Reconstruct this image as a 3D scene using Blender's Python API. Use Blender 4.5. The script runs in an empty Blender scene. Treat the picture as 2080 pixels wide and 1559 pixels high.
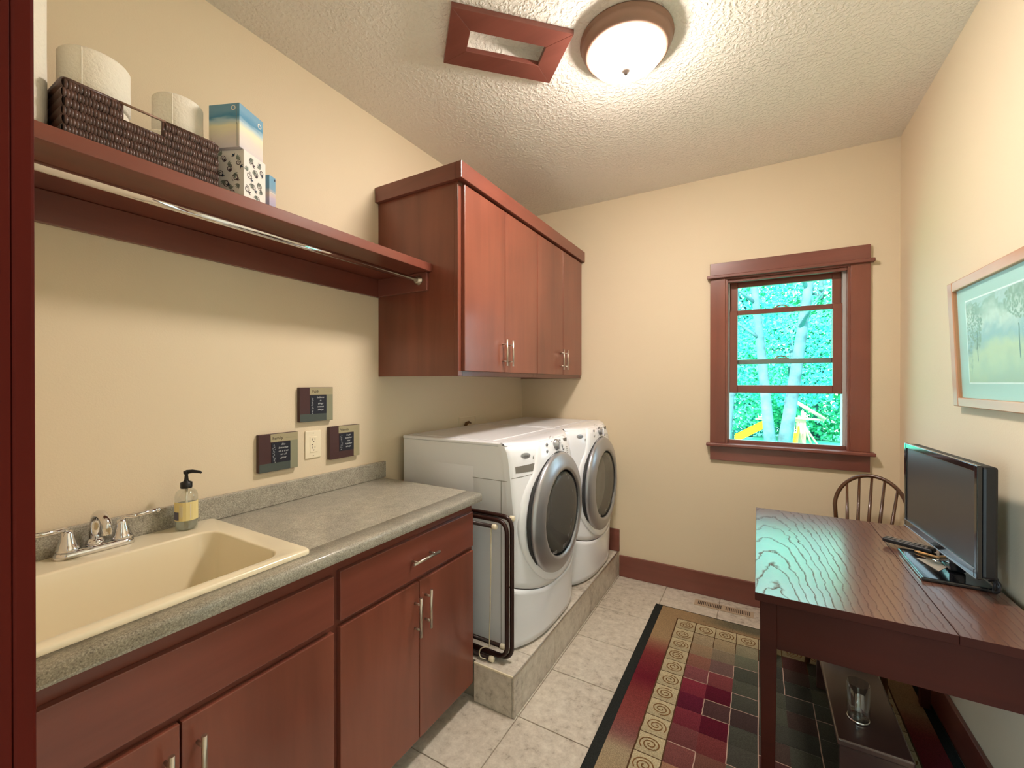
import bpy, bmesh, math, random
from math import pi, sin, cos, radians as R
from mathutils import Vector, Matrix
random.seed(7)
SC = bpy.context.scene
COL = SC.collection

# ------------------------------------------------------------------ camera, light, exposure
CAMX, CAMZ = 1.682, 1.4016
cd = bpy.data.cameras.new('camera'); cam = bpy.data.objects.new('camera', cd); COL.objects.link(cam)
cd.sensor_fit = 'HORIZONTAL'; cd.sensor_width = 36.0; cd.lens = 863.2/2080*36
cd.clip_start = 0.01; cd.clip_end = 200
cam.location = (CAMX, 0, CAMZ)
cam.rotation_euler = (R(90-0.1925), 0, R(30.067))
SC.camera = cam
SC.view_settings.view_transform = 'Standard'
SC.view_settings.look = 'None'
SC.view_settings.exposure = 0.38
SC.view_settings.gamma = 1.0
SC.view_settings.use_curve_mapping = False

SKY_STR = 3.6
SUN_STR = 12.0
DOME_STR = 134.0
HALL_W = 150.0
world = bpy.data.worlds.new('world'); SC.world = world; world.use_nodes = True
bg = world.node_tree.nodes['Background']
bg.inputs[0].default_value = (0.62, 0.88, 1.0, 1); bg.inputs[1].default_value = SKY_STR
sl = bpy.data.lights.new('sun', 'SUN'); sun = bpy.data.objects.new('sun', sl); COL.objects.link(sun)
sl.energy = SUN_STR; sl.angle = R(1.5); sl.color = (1.0, 0.97, 0.9)
sun.rotation_euler = Vector((0.25, 0.75, -0.75)).to_track_quat('-Z', 'Y').to_euler()
sun.location = (0, -6, 9)
# unseen cool fill light added behind the camera to brighten the right wall
hl = bpy.data.lights.new('hall_fill_light', 'AREA'); hlo = bpy.data.objects.new('hall_fill_light', hl); COL.objects.link(hlo)
hl.shape = 'RECTANGLE'; hl.size = 1.1; hl.size_y = 1.3; hl.energy = HALL_W; hl.color = (0.58, 0.82, 1.0)
hlo.location = (0.1, -1.75, 1.25); hlo.rotation_euler = Vector((1.9, 2.6, 0.25)).to_track_quat('-Z', 'Y').to_euler()

# ------------------------------------------------------------------ helpers
def lin(v):
    v /= 255.0
    return v/12.92 if v <= 0.04045 else ((v+0.055)/1.055)**2.4
def C(r, g, b): return (lin(r), lin(g), lin(b), 1.0)
def nb(m):
    m.use_nodes = True
    return m.node_tree, m.node_tree.nodes['Principled BSDF']
MATS = {}
def mat(name, col, rough=0.5, metal=0.0, coat=0.0, spec=0.5, bump=0.0, bscale=60, trans=0.0, ior=1.45, emit=None, estr=0, alpha=1.0, coatr=0.05, var=0.0, vscale=8):
    m = bpy.data.materials.new(name); t, b = nb(m)
    b.inputs['Base Color'].default_value = col
    b.inputs['Roughness'].default_value = rough
    b.inputs['Metallic'].default_value = metal
    b.inputs['Coat Weight'].default_value = coat
    b.inputs['Coat Roughness'].default_value = coatr
    b.inputs['Specular IOR Level'].default_value = spec
    b.inputs['Transmission Weight'].default_value = trans
    b.inputs['IOR'].default_value = ior
    b.inputs['Alpha'].default_value = alpha
    if emit:
        b.inputs['Emission Color'].default_value = emit; b.inputs['Emission Strength'].default_value = estr
    tc = None
    if bump or var:
        tc = t.nodes.new('ShaderNodeTexCoord')
    if bump:
        n = t.nodes.new('ShaderNodeTexNoise'); n.inputs['Scale'].default_value = bscale; n.inputs['Detail'].default_value = 3
        bu = t.nodes.new('ShaderNodeBump'); bu.inputs['Strength'].default_value = bump; bu.inputs['Distance'].default_value = 0.004
        t.links.new(tc.outputs['Object'], n.inputs['Vector']); t.links.new(n.outputs['Fac'], bu.inputs['Height']); t.links.new(bu.outputs['Normal'], b.inputs['Normal'])
    if var:
        n = t.nodes.new('ShaderNodeTexNoise'); n.inputs['Scale'].default_value = vscale; n.inputs['Detail'].default_value = 4
        r = t.nodes.new('ShaderNodeValToRGB')
        r.color_ramp.elements[0].position = 0.3; r.color_ramp.elements[1].position = 0.7
        r.color_ramp.elements[0].color = tuple(c*(1-var) for c in col[:3])+(1,)
        r.color_ramp.elements[1].color = tuple(min(1, c*(1+var)) for c in col[:3])+(1,)
        t.links.new(tc.outputs['Object'], n.inputs['Vector']); t.links.new(n.outputs['Fac'], r.inputs['Fac']); t.links.new(r.outputs['Color'], b.inputs['Base Color'])
    return m
def wood(name, dark, light, axis='z', rough=0.32, coat=0.25, scale=9.0, stretch=0.09, bump=0.03, coatr=0.15):
    m = bpy.data.materials.new(name); t, b = nb(m)
    tc = t.nodes.new('ShaderNodeTexCoord'); mp = t.nodes.new('ShaderNodeMapping')
    s = [1, 1, 1]; s['xyz'.index(axis)] = stretch; mp.inputs['Scale'].default_value = s
    n = t.nodes.new('ShaderNodeTexNoise'); n.inputs['Scale'].default_value = scale; n.inputs['Detail'].default_value = 8; n.inputs['Roughness'].default_value = 0.62; n.inputs['Distortion'].default_value = 0.4
    n2 = t.nodes.new('ShaderNodeTexNoise'); n2.inputs['Scale'].default_value = 2.2; n2.inputs['Detail'].default_value = 2
    ad = t.nodes.new('ShaderNodeMath'); ad.operation = 'MULTIPLY_ADD'; ad.inputs[1].default_value = 0.55; 
    mu = t.nodes.new('ShaderNodeMath'); mu.operation = 'MULTIPLY'; mu.inputs[1].default_value = 0.5
    r = t.nodes.new('ShaderNodeValToRGB'); r.color_ramp.elements[0].position = 0.3; r.color_ramp.elements[1].position = 0.72
    r.color_ramp.elements[0].color = dark; r.color_ramp.elements[1].color = light
    bu = t.nodes.new('ShaderNodeBump'); bu.inputs['Strength'].default_value = bump; bu.inputs['Distance'].default_value = 0.002
    L = t.links.new
    L(tc.outputs['Object'], mp.inputs['Vector']); L(mp.outputs[0], n.inputs['Vector']); L(tc.outputs['Object'], n2.inputs['Vector'])
    L(n2.outputs['Fac'], mu.inputs[0]); L(n.outputs['Fac'], ad.inputs[0]); L(mu.outputs[0], ad.inputs[2])
    L(ad.outputs[0], r.inputs['Fac']); L(r.outputs[0], b.inputs['Base Color'])
    L(n.outputs['Fac'], bu.inputs['Height']); L(bu.outputs[0], b.inputs['Normal'])
    b.inputs['Roughness'].default_value = rough; b.inputs['Coat Weight'].default_value = coat; b.inputs['Coat Roughness'].default_value = coatr
    return m
def speckle(name, cols, scale, rough=0.4, bump=0.0, coat=0.0, blot=0.3):
    m = bpy.data.materials.new(name); t, b = nb(m); L = t.links.new
    tc = t.nodes.new('ShaderNodeTexCoord')
    n = t.nodes.new('ShaderNodeTexNoise'); n.inputs['Scale'].default_value = scale; n.inputs['Detail'].default_value = 5; n.inputs['Roughness'].default_value = 0.75
    n2 = t.nodes.new('ShaderNodeTexNoise'); n2.inputs['Scale'].default_value = scale/14; n2.inputs['Detail'].default_value = 4
    a = t.nodes.new('ShaderNodeMath'); a.operation = 'MULTIPLY_ADD'; a.inputs[1].default_value = blot
    mu = t.nodes.new('ShaderNodeMath'); mu.operation = 'MULTIPLY'; mu.inputs[1].default_value = 1-blot
    r = t.nodes.new('ShaderNodeValToRGB'); els = r.color_ramp.elements
    ps = [0.36 + 0.28*i/(len(cols)-1) for i in range(len(cols))]
    els[0].position = ps[0]; els[0].color = cols[0]; els[1].position = ps[-1]; els[1].color = cols[-1]
    for p, c in zip(ps[1:-1], cols[1:-1]): e = els.new(p); e.color = c
    L(tc.outputs['Object'], n.inputs['Vector']); L(tc.outputs['Object'], n2.inputs['Vector'])
    L(n.outputs['Fac'], mu.inputs[0]); L(n2.outputs['Fac'], a.inputs[0]); L(mu.outputs[0], a.inputs[2]); L(a.outputs[0], r.inputs['Fac'])
    L(r.outputs[0], b.inputs['Base Color']); b.inputs['Roughness'].default_value = rough; b.inputs['Coat Weight'].default_value = coat
    if bump:
        bu = t.nodes.new('ShaderNodeBump'); bu.inputs['Strength'].default_value = bump; bu.inputs['Distance'].default_value = 0.003
        L(n.outputs['Fac'], bu.inputs['Height']); L(bu.outputs[0], b.inputs['Normal'])
    return m
def glassy(name, tint=(1, 1, 1, 1), refl=0.12, rough=0.0, const=None, haze=None):
    m = bpy.data.materials.new(name); m.use_nodes = True; t = m.node_tree; t.nodes.clear(); L = t.links.new
    o = t.nodes.new('ShaderNodeOutputMaterial'); mx = t.nodes.new('ShaderNodeMixShader'); tr = t.nodes.new('ShaderNodeBsdfTransparent'); g = t.nodes.new('ShaderNodeBsdfGlossy')
    lw = t.nodes.new('ShaderNodeLayerWeight'); lw.inputs['Blend'].default_value = refl
    tr.inputs[0].default_value = tint; g.inputs['Roughness'].default_value = rough
    if const is not None: mx.inputs[0].default_value = const
    else: L(lw.outputs['Fresnel'], mx.inputs[0])
    L(tr.outputs[0], mx.inputs[1]); L(g.outputs[0], mx.inputs[2])
    if haze:
        d = t.nodes.new('ShaderNodeBsdfDiffuse'); d.inputs[0].default_value = haze[0]; m2 = t.nodes.new('ShaderNodeMixShader'); m2.inputs[0].default_value = haze[1]
        L(mx.outputs[0], m2.inputs[1]); L(d.outputs[0], m2.inputs[2]); L(m2.outputs[0], o.inputs[0])
    else: L(mx.outputs[0], o.inputs[0])
    return m

def BM(): return bmesh.new()
def bx(bm, x0, x1, y0, y1, z0, z1, bev=0.0, seg=2):
    r = bmesh.ops.create_cube(bm, size=1.0, matrix=Matrix.Translation(((x0+x1)/2, (y0+y1)/2, (z0+z1)/2)) @ Matrix.Diagonal((abs(x1-x0), abs(y1-y0), abs(z1-z0), 1)))
    if bev:
        es = list({e for v in r['verts'] for e in v.link_edges})
        bmesh.ops.bevel(bm, geom=es, offset=bev, segments=seg, affect='EDGES', profile=0.5)
    return bm
def box(*a, **k): return bx(BM(), *a, **k)
def frames(path, closed=False):
    ts = []
    n = len(path)
    for i in range(n):
        a = path[(i-1) % n] if (closed or i > 0) else path[0]
        b = path[(i+1) % n] if (closed or i < n-1) else path[-1]
        ts.append((b-a).normalized())
    u = ts[0].orthogonal().normalized(); out = []
    for tt in ts:
        u = (u - tt*u.dot(tt))
        u = u.normalized() if u.length > 1e-6 else tt.orthogonal().normalized()
        out.append((u.copy(), tt.cross(u).normalized()))
    return out
def tube(bm, path, rad, seg=10, closed=False, caps=True):
    path = [Vector(p) for p in path]
    rs = rad if isinstance(rad, (list, tuple)) else [rad]*len(path)
    fr = frames(path, closed); rings = []
    for p, (u, v), r in zip(path, fr, rs):
        rings.append([bm.verts.new(p + (u*cos(2*pi*k/seg) + v*sin(2*pi*k/seg))*r) for k in range(seg)])
    n = len(rings)
    for i in range(n if closed else n-1):
        a, b = rings[i], rings[(i+1) % n]
        for k in range(seg):
            f = bm.faces.new((a[k], a[(k+1) % seg], b[(k+1) % seg], b[k])); f.smooth = True
    if caps and not closed:
        bm.faces.new(rings[0][::-1]); bm.faces.new(rings[-1])
    return bm
def lathe(bm, prof, c=(0, 0, 0), axis='z', seg=32, cap0=True, cap1=True):
    """prof: list of (r, h) along the axis"""
    rings = []
    for r, h in prof:
        ring = []
        for k in range(seg):
            a = 2*pi*k/seg; p = (r*cos(a), r*sin(a), h)
            if axis == 'x': p = (h, r*cos(a), r*sin(a))
            elif axis == 'y': p = (r*sin(a), h, r*cos(a))
            ring.append(bm.verts.new(Vector(p)+Vector(c)))
        rings.append(ring)
    for a, b in zip(rings, rings[1:]):
        for k in range(seg):
            f = bm.faces.new((a[k], a[(k+1) % seg], b[(k+1) % seg], b[k])); f.smooth = True
    if cap0: bm.faces.new(rings[0][::-1])
    if cap1: bm.faces.new(rings[-1])
    return bm
def bend(pts, rad, n=6):
    """polyline with rounded corners"""
    pts = [Vector(p) for p in pts]; out = [pts[0]]
    for a, b, c in zip(pts, pts[1:], pts[2:]):
        d1 = (a-b).normalized(); d2 = (c-b).normalized(); rr = min(rad, (a-b).length*0.45, (c-b).length*0.45)
        p, q = b+d1*rr, b+d2*rr
        for i in range(n+1):
            s = i/n; out.append(p*(1-s)**2 + b*2*s*(1-s) + q*s*s)
    out.append(pts[-1]); return out
def wloc(o):
    v = Vector((0, 0, 0))
    while o is not None: v = v + Vector(o.location); o = o.parent
    return v
def obj(name, bm, m, parent=None, local=False, label=None, stuff=False, smooth=None):
    bmesh.ops.recalc_face_normals(bm, faces=bm.faces)
    if smooth is not None:
        for f in bm.faces: f.smooth = smooth
    if parent is not None and not local:
        bmesh.ops.translate(bm, verts=bm.verts, vec=-wloc(parent))
    me = bpy.data.meshes.new(name); bm.to_mesh(me); bm.free()
    for mm in (m if isinstance(m, (list, tuple)) else [m]): me.materials.append(mm)
    o = bpy.data.objects.new(name, me); COL.objects.link(o)
    if parent is not None: o.parent = parent
    if label: o['label'] = label
    if stuff: o['kind'] = 'stuff'
    return o
def tag(o, label, cat, group=None):
    o['label'] = label; o['category'] = cat
    if group: o['group'] = group
    return o
def thing(name, loc, label, cat, group=None, rz=0):
    o = bpy.data.objects.new(name, None); COL.objects.link(o); o.empty_display_size = 0.1
    o.location = loc; o.rotation_euler = (0, 0, rz)
    return tag(o, label, cat, group)
def recenter(o):
    """put the origin of a top-level mesh at the middle of its base"""
    vs = o.data.vertices
    lo = [min(v.co[i] for v in vs) for i in range(3)]; hi = [max(v.co[i] for v in vs) for i in range(3)]
    c = Vector(((lo[0]+hi[0])/2, (lo[1]+hi[1])/2, lo[2]))
    o.data.transform(Matrix.Translation(-c)); o.location = c
    return o
def struct(name, bm, m, parent=None):
    o = obj(name, bm, m, parent)
    if parent is None: o['kind'] = 'structure'
    return o
def text_bm(s, size, M, shear=0.0, ext=0.0003):
    cu = bpy.data.curves.new('t', 'FONT'); cu.body = s; cu.size = size; cu.shear = shear; cu.extrude = ext; cu.resolution_u = 2
    cu.align_x = 'CENTER'; cu.align_y = 'CENTER'
    o = bpy.data.objects.new('t', cu); COL.objects.link(o)
    me = bpy.data.meshes.new_from_object(o); bm = BM(); bm.from_mesh(me)
    bpy.data.objects.remove(o); bpy.data.meshes.remove(me); bpy.data.curves.remove(cu)
    bmesh.ops.transform(bm, matrix=M, verts=bm.verts)
    return bm
def merge(a, b):
    me = bpy.data.meshes.new('m'); b.to_mesh(me); b.free(); a.from_mesh(me); bpy.data.meshes.remove(me); return a
# text lying on a plane x = const, facing +x: text x -> +y, text y -> +z
def MX(x, y, z): return Matrix(((0, 0, 1, x), (1, 0, 0, y), (0, 1, 0, z), (0, 0, 0, 1)))

# ------------------------------------------------------------------ materials
def bumpy_paint(name, col, scale, strength, dist, lo=0.45, hi=0.6):
    m = bpy.data.materials.new(name); t, b = nb(m); L = t.links.new
    b.inputs['Base Color'].default_value = col; b.inputs['Roughness'].default_value = 0.6; b.inputs['Specular IOR Level'].default_value = 0.25
    tc = t.nodes.new('ShaderNodeTexCoord'); n = t.nodes.new('ShaderNodeTexNoise'); n.inputs['Scale'].default_value = scale; n.inputs['Detail'].default_value = 2.5
    r = t.nodes.new('ShaderNodeValToRGB'); r.color_ramp.elements[0].position = lo; r.color_ramp.elements[1].position = hi
    bu = t.nodes.new('ShaderNodeBump'); bu.inputs['Strength'].default_value = strength; bu.inputs['Distance'].default_value = dist
    L(tc.outputs['Object'], n.inputs['Vector']); L(n.outputs['Fac'], r.inputs['Fac']); L(r.outputs[0], bu.inputs['Height']); L(bu.outputs[0], b.inputs['Normal'])
    return m
M_wall = bumpy_paint('beige wall paint', C(226, 210, 182), 180, 0.12, 0.001)
M_ceil = bumpy_paint('textured ceiling paint', C(240, 235, 226), 62, 0.7, 0.003)
M_white = mat('white plaster', C(235, 232, 220), 0.7)
M_cherry = wood('cherry wood upright grain', C(100, 52, 40), C(140, 78, 60), 'z')
M_cherryy = wood('cherry wood long grain', C(98, 50, 40), C(134, 73, 58), 'y')
M_cherryx = wood('cherry wood cross grain', C(98, 54, 46), C(138, 80, 68), 'x')
M_jamb = wood('dark door jamb wood', C(70, 12, 3), C(92, 20, 7), 'z', rough=0.75, coat=0.0)
for m_ in (M_jamb,): m_.node_tree.nodes['Principled BSDF'].inputs['Specular IOR Level'].default_value = 0.15
M_shadowgap = mat('dark cabinet reveal', C(52, 20, 14), 0.6)
M_lam = speckle('speckled grey laminate', [C(104, 100, 92), C(150, 145, 132), C(172, 167, 152), C(206, 202, 188)], 300, 0.32, 0.0, 0.25, blot=.14)
M_sink = mat('cream sink enamel', C(238, 226, 196), 0.22, coat=0.5)
M_chrome = mat('polished chrome', C(225, 225, 228), 0.08, metal=1.0)
M_nickel = mat('brushed nickel', C(196, 186, 172), 0.32, metal=1.0)
M_tile = speckle('beige travertine tile', [C(146, 134, 120), C(190, 180, 166), C(204, 195, 181), C(216, 208, 194)], 26, 0.35, 0.05, 0.15)
M_grout = mat('tan grout', C(150, 138, 122), 0.85)
M_enamel = mat('white appliance enamel', C(240, 242, 248), 0.28, coat=0.35)
M_enamel2 = mat('pearl white plastic', C(242, 245, 252), 0.25, coat=0.5)
M_silver = mat('satin silver plastic', C(172, 174, 180), 0.34, metal=0.75, coat=0.2)
M_darkgap = mat('dark seam', C(45, 45, 48), 0.6)
M_greyp = mat('grey plastic', C(128, 124, 118), 0.4)
M_drum = mat('stainless drum', C(196, 193, 188), 0.4, metal=0.35)
M_darkrub = mat('dark rubber gasket', C(40, 42, 46), 0.35)
M_rack = mat('dark brown lacquered tube', C(44, 20, 16), 0.38, coat=0.1, spec=.35)
M_cap = mat('cream plastic cap', C(226, 216, 190), 0.4)
M_cord = mat('off white cord', C(205, 196, 172), 0.7)
M_black = mat('gloss black plastic', C(14, 15, 18), 0.12, coat=0.6)
M_blackm = mat('matt black plastic', C(24, 24, 26), 0.45)
M_screen = mat('dark grey lcd screen', C(58, 56, 56), 0.34, spec=0.5)
M_bronze = mat('brushed bronze rim', C(150, 120, 104), 0.45, metal=0.35)
M_bulbglass = mat('frosted glass lamp shade', C(255, 250, 240), 0.5, emit=(1.0, 0.885, 0.79, 1), estr=DOME_STR)
M_pine = wood('light pine frame', C(176, 118, 78), C(214, 160, 118), 'y', rough=0.4, coat=0.2)
M_pinez = wood('light pine frame upright', C(170, 110, 72), C(206, 150, 108), 'z', rough=0.4, coat=0.2)
M_matb = mat('pale blue green mat board', C(178, 208, 200), 0.8)
M_bevel = mat('white mat bevel', C(235, 245, 240), 0.7)
M_chair = wood('brown chair wood', C(62, 36, 20), C(104, 64, 36), 'z', rough=0.3, coat=0.4)
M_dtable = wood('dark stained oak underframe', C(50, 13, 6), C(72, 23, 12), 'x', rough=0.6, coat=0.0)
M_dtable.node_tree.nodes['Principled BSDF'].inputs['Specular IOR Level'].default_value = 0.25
M_bench = wood('dark bench wood', C(56, 38, 36), C(84, 60, 58), 'y', rough=0.3, coat=0.7, coatr=0.2)
M_bench.node_tree.nodes['Principled BSDF'].inputs['Coat IOR'].default_value = 1.9
M_paper = mat('white paper roll', C(244, 238, 224), 0.95, bump=0.5, bscale=140)
M_paper2 = mat('cardboard core', C(150, 120, 84), 0.9)
M_wicker = mat('dark brown wicker', C(82, 56, 48), 0.45, var=0.35, vscale=50, coat=0.2)
M_wicker2 = mat('very dark wicker', C(42, 26, 22), 0.6)
M_outlet = mat('cream outlet plastic', C(240, 228, 200), 0.35)
M_slot = mat('dark slot', C(60, 44, 34), 0.6)
M_water = glassy('clear bottle plastic', (0.93, 0.95, 0.94, 1), 0.12, 0.03, const=.12)
M_liq = mat('pale clear soap', C(205, 210, 200), 0.08, trans=0.75, ior=1.34)
M_label = mat('pale yellow label', C(228, 212, 150), 0.6)
M_label2 = mat('slate blue label panel', C(92, 92, 110), 0.6)
M_pane = glassy('window glass', (0.94, 0.98, 0.97, 1), 0.10)
M_doorglass = glassy('smoked door glass with painted haze', (0.80, 0.80, 0.81, 1), 0.16, haze=(C(130, 126, 120), .38))  # grey diffuse haze mixed in, standing for light inside the drum
M_doorglass2 = glassy('clear door glass with painted haze', (0.9, 0.89, 0.87, 1), 0.14, haze=(C(168, 162, 150), .45))  # paler haze painted in so the dryer interior looks lit
M_vinyl = mat('pale grey window track', C(190, 188, 186), 0.5)

# ------------------------------------------------------------------ the room shell
XR, YB, YF, ZC = 2.353, 3.07, 0.078, 2.743
WX0, WX1, WZ0, WZ1 = 1.50, 2.135, 1.02, 2.075     # window opening
f = struct('floor', box(-0.12, XR+0.12, YF-0.13, YB+0.12, -0.12, -0.004), M_grout)
tx = [0.812-0.33*3, 0.812-0.33*2, 0.812-0.33, 0.812, 1.142, 1.472, 1.802, 2.132, 2.462]
ty = [1.556+0.338*k for k in range(-5, 5)]+[3.246]
GP = 0.0022
for i in range(len(tx)-1):
    for j in range(len(ty)-1):
        x0, x1, y0, y1 = max(tx[i], 0), min(tx[i+1], XR), max(ty[j], YF), min(ty[j+1], YB)
        if x1-x0 < 0.02 or y1-y0 < 0.02: continue
        o = obj('tile', box(x0+GP, x1-GP, y0+GP, y1-GP, -0.008, random.uniform(-0.0004, 0.0), bev=0.0012, seg=1), M_tile, f)
struct('wall_left', box(-0.12, 0, YF-0.13, YB+0.12, -0.12, ZC+0.2), M_wall)
struct('wall_right', box(XR, XR+0.12, YF-0.13, YB+0.12, -0.12, ZC+0.2), M_wall)
b = BM()
bx(b, 0, WX0, YB, YB+0.14, -0.12, ZC+0.2); bx(b, WX1, XR, YB, YB+0.14, -0.12, ZC+0.2)
bx(b, WX0, WX1, YB, YB+0.14, -0.12, WZ0-0.02); bx(b, WX0, WX1, YB, YB+0.14, WZ1, ZC+0.2)
struct('wall_back', b, M_wall)
DX0, DX1, DZ = 1.25, 2.06, 2.05                      # doorway behind the camera
b = BM()
bx(b, -0.12, DX0-0.02, YF-0.13, YF, -0.12, ZC+0.2); bx(b, DX1+0.02, XR+0.12, YF-0.13, YF, -0.12, ZC+0.2); bx(b, DX0-0.02, DX1+0.02, YF-0.13, YF, DZ+0.02, ZC+0.2)
struct('wall_front', b, M_wall)
# ceiling with the diagonal recess
vc = Vector((0.814, 1.451)); vu = Vector((1, 1)).normalized(); vv = Vector((-1, 1)).normalized()
def vp(a, c, z): p = vc+vu*a+vv*c; return (p.x, p.y, z)
HA, HB = 0.160, 0.060
b = BM()
outer = [(-0.12, YF-0.13), (XR+0.12, YF-0.13), (XR+0.12, YB+0.12), (-0.12, YB+0.12)]
inner = [vp(-HA, -HB, ZC), vp(HA, -HB, ZC), vp(HA, HB, ZC), vp(-HA, HB, ZC)]
ov = [b.verts.new((x, y, ZC)) for x, y in outer]; iv = [b.verts.new(p) for p in inner]
for i in range(4): b.faces.new((ov[i], ov[(i+1) % 4], iv[(i+1) % 4], iv[i]))
tv_ = [b.verts.new((v.co.x, v.co.y, ZC+0.045)) for v in iv]
for i in range(4): b.faces.new((iv[i], iv[(i+1) % 4], tv_[(i+1) % 4], tv_[i]))
b.faces.new(tv_)
tp = [b.verts.new((x, y, ZC+0.3)) for x, y in outer]; b.faces.new(tp)
for i in range(4): b.faces.new((ov[i], ov[(i+1) % 4], tp[(i+1) % 4], tp[i]))
struct('ceiling', b, M_ceil)
# jamb and casing of the doorway in which the camera stands
dr = bpy.data.objects.new('door_1', None); COL.objects.link(dr); dr.location = (DX0, 0, 0); dr['kind'] = 'structure'
obj('door_jamb', box(DX0-0.02, DX0, YF-0.13, YF, 0, DZ, bev=0.0006, seg=1), M_jamb, dr)
obj('door_jamb', box(DX1, DX1+0.02, YF-0.13, YF, 0, DZ, bev=0.002), M_jamb, dr)
obj('door_head', box(DX0-0.02, DX1+0.02, YF-0.13, YF, DZ, DZ+0.02, bev=0.002), M_jamb, dr)
obj('door_casing', box(DX0-0.095, DX0-0.0004, YF+.0002, YF+0.0114, 0, DZ+0.09, bev=0.002), M_jamb, dr)
obj('door_casing', box(DX1+0.006, DX1+0.095, YF, YF+0.013, 0, DZ+0.09, bev=0.002), M_jamb, dr)
# hallway behind the doorway
HW = mat('hall paint', C(228, 222, 206), 0.7)
struct('floor_hall', box(-0.3, 3.0, -2.6, YF-0.13, -0.12, -0.002), M_tile)
struct('ceiling_hall', box(-0.3, 3.0, -2.6, YF-0.13, ZC, ZC+0.3), HW)
struct('wall_hall_left', box(-0.42, -0.3, -2.6, YF-0.13, -0.12, ZC+0.3), HW)
struct('wall_hall_right', box(3.0, 3.12, -2.6, YF-0.13, -0.12, ZC+0.3), HW)
struct('wall_hall_back', box(-0.42, 3.12, -2.72, -2.6, -0.12, ZC+0.3), HW)
b = BM(); bx(b, -0.42, -0.12, YF-0.13, YF, -0.12, ZC+0.3); bx(b, XR+0.12, 3.12, YF-0.13, YF, -0.12, ZC+0.3)
struct('wall_hall_front', b, HW)
# baseboards
struct('baseboard_back', box(0.812, XR, YB-0.017, YB, 0.0, 0.150, bev=0.003), M_cherryx)
struct('baseboard_platform', box(0.735, 0.812, YB-0.017, YB, 0.176, 0.335, bev=0.003), M_cherryx)
struct('baseboard_right', box(XR-0.016, XR, YF, YB-0.017, 0.0, 0.140, bev=0.003), M_cherryy)

# ------------------------------------------------------------------ window
w = bpy.data.objects.new('window_1', None); COL.objects.link(w); w.location = ((WX0+WX1)/2, YB, WZ0); w['kind'] = 'structure'
w['label'] = 'double-hung window with cherry casing, lower sash raised'
F0 = YB-0.02
obj('side_casing', box(1.411, 1.500, F0, YB, 1.012, 2.085, bev=0.002), M_cherry, w)
obj('side_casing', box(2.135, 2.224, F0, YB, 1.012, 2.085, bev=0.002), M_cherry, w)
obj('head_casing', box(1.411, 2.224, F0-0.004, YB, 2.092, 2.172, bev=0.002), M_cherryx, w)
obj('head_fillet', box(1.393, 2.242, F0-0.022, YB, 2.072, 2.092, bev=0.004), M_cherryx, w)
obj('stool', box(1.390, 2.245, F0-0.035, YB+0.05, 0.992, 1.012, bev=0.005), M_cherryx, w)
obj('apron', box(1.411, 2.224, F0, YB, 0.900, 0.992, bev=0.002), M_cherryx, w)
for x0, x1 in ((1.500, 1.512), (2.123, 2.135)):
    obj('jamb_liner', box(x0, x1, YB-0.012, YB+0.13, 1.012, 2.075), M_cherry, w)
obj('head_jamb', box(1.512, 2.123, YB-0.012, YB+0.13, 2.063, 2.075), M_cherryx, w)
obj('head_stop', box(1.512, 2.123, YB+0.0, YB+0.03, 2.045, 2.063, bev=0.002), M_cherryx, w)
for x0, x1 in ((1.512, 1.522), (2.107, 2.123)):
    obj('sash_track', box(x0, x1, YB+0.03, YB+0.10, 1.012, 2.063, bev=0.001), M_vinyl, w)
obj('sill', box(1.512, 2.123, YB+0.05, YB+0.16, 0.998, 1.020, bev=0.002), M_vinyl, w)
obj('sill_rail', box(1.512, 2.123, YB+0.02, YB+0.035, 1.010, 1.034, bev=0.002), M_cherryx, w)
def sash(y0, y1, z0, z1, bot, top, st, light_bottom=None):
    s = obj('sash', merge(box(1.522, 1.522+st, y0, y1, z0, z1, bev=0.003), box(2.107-st, 2.107, y0, y1, z0, z1, bev=0.003)), M_cherry, w)
    obj('top_rail', box(1.522+st, 2.107-st, y0, y1, z1-top, z1, bev=0.003), M_cherryx, s, label=None)
    obj('bottom_rail', box(1.522+st, 2.107-st, y0, y1, z0, z0+bot, bev=0.003), light_bottom or M_cherryx, s)
    obj('pane', box(1.522+st-0.002, 2.107-st+0.002, (y0+y1)/2-0.002, (y0+y1)/2+0.002, z0+bot-0.002, z1-top+0.002), M_pane, s)
    return s
s1 = sash(YB+0.072, YB+0.100, 1.520, 2.063, 0.030, 0.045, 0.045, M_greyp)
s2 = sash(YB+0.038, YB+0.066, 1.335, 1.866, 0.050, 0.030, 0.045)
def latch(y, z, parent):
    b = BM(); pts = []
    for k in range(9):
        a = pi*k/8; pts.append((1.807-0.030*cos(a), y, z+0.016*sin(a)))
    tube(b, pts, 0.004, 8); bx(b, 1.765, 1.849, y-0.006, y+0.006, z-0.002, z+0.003, bev=0.001)
    obj('sash_latch', b, M_bronze, parent)
latch(YB+0.05, 1.867, s2); latch(YB+0.085, 1.552, s1)

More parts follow.
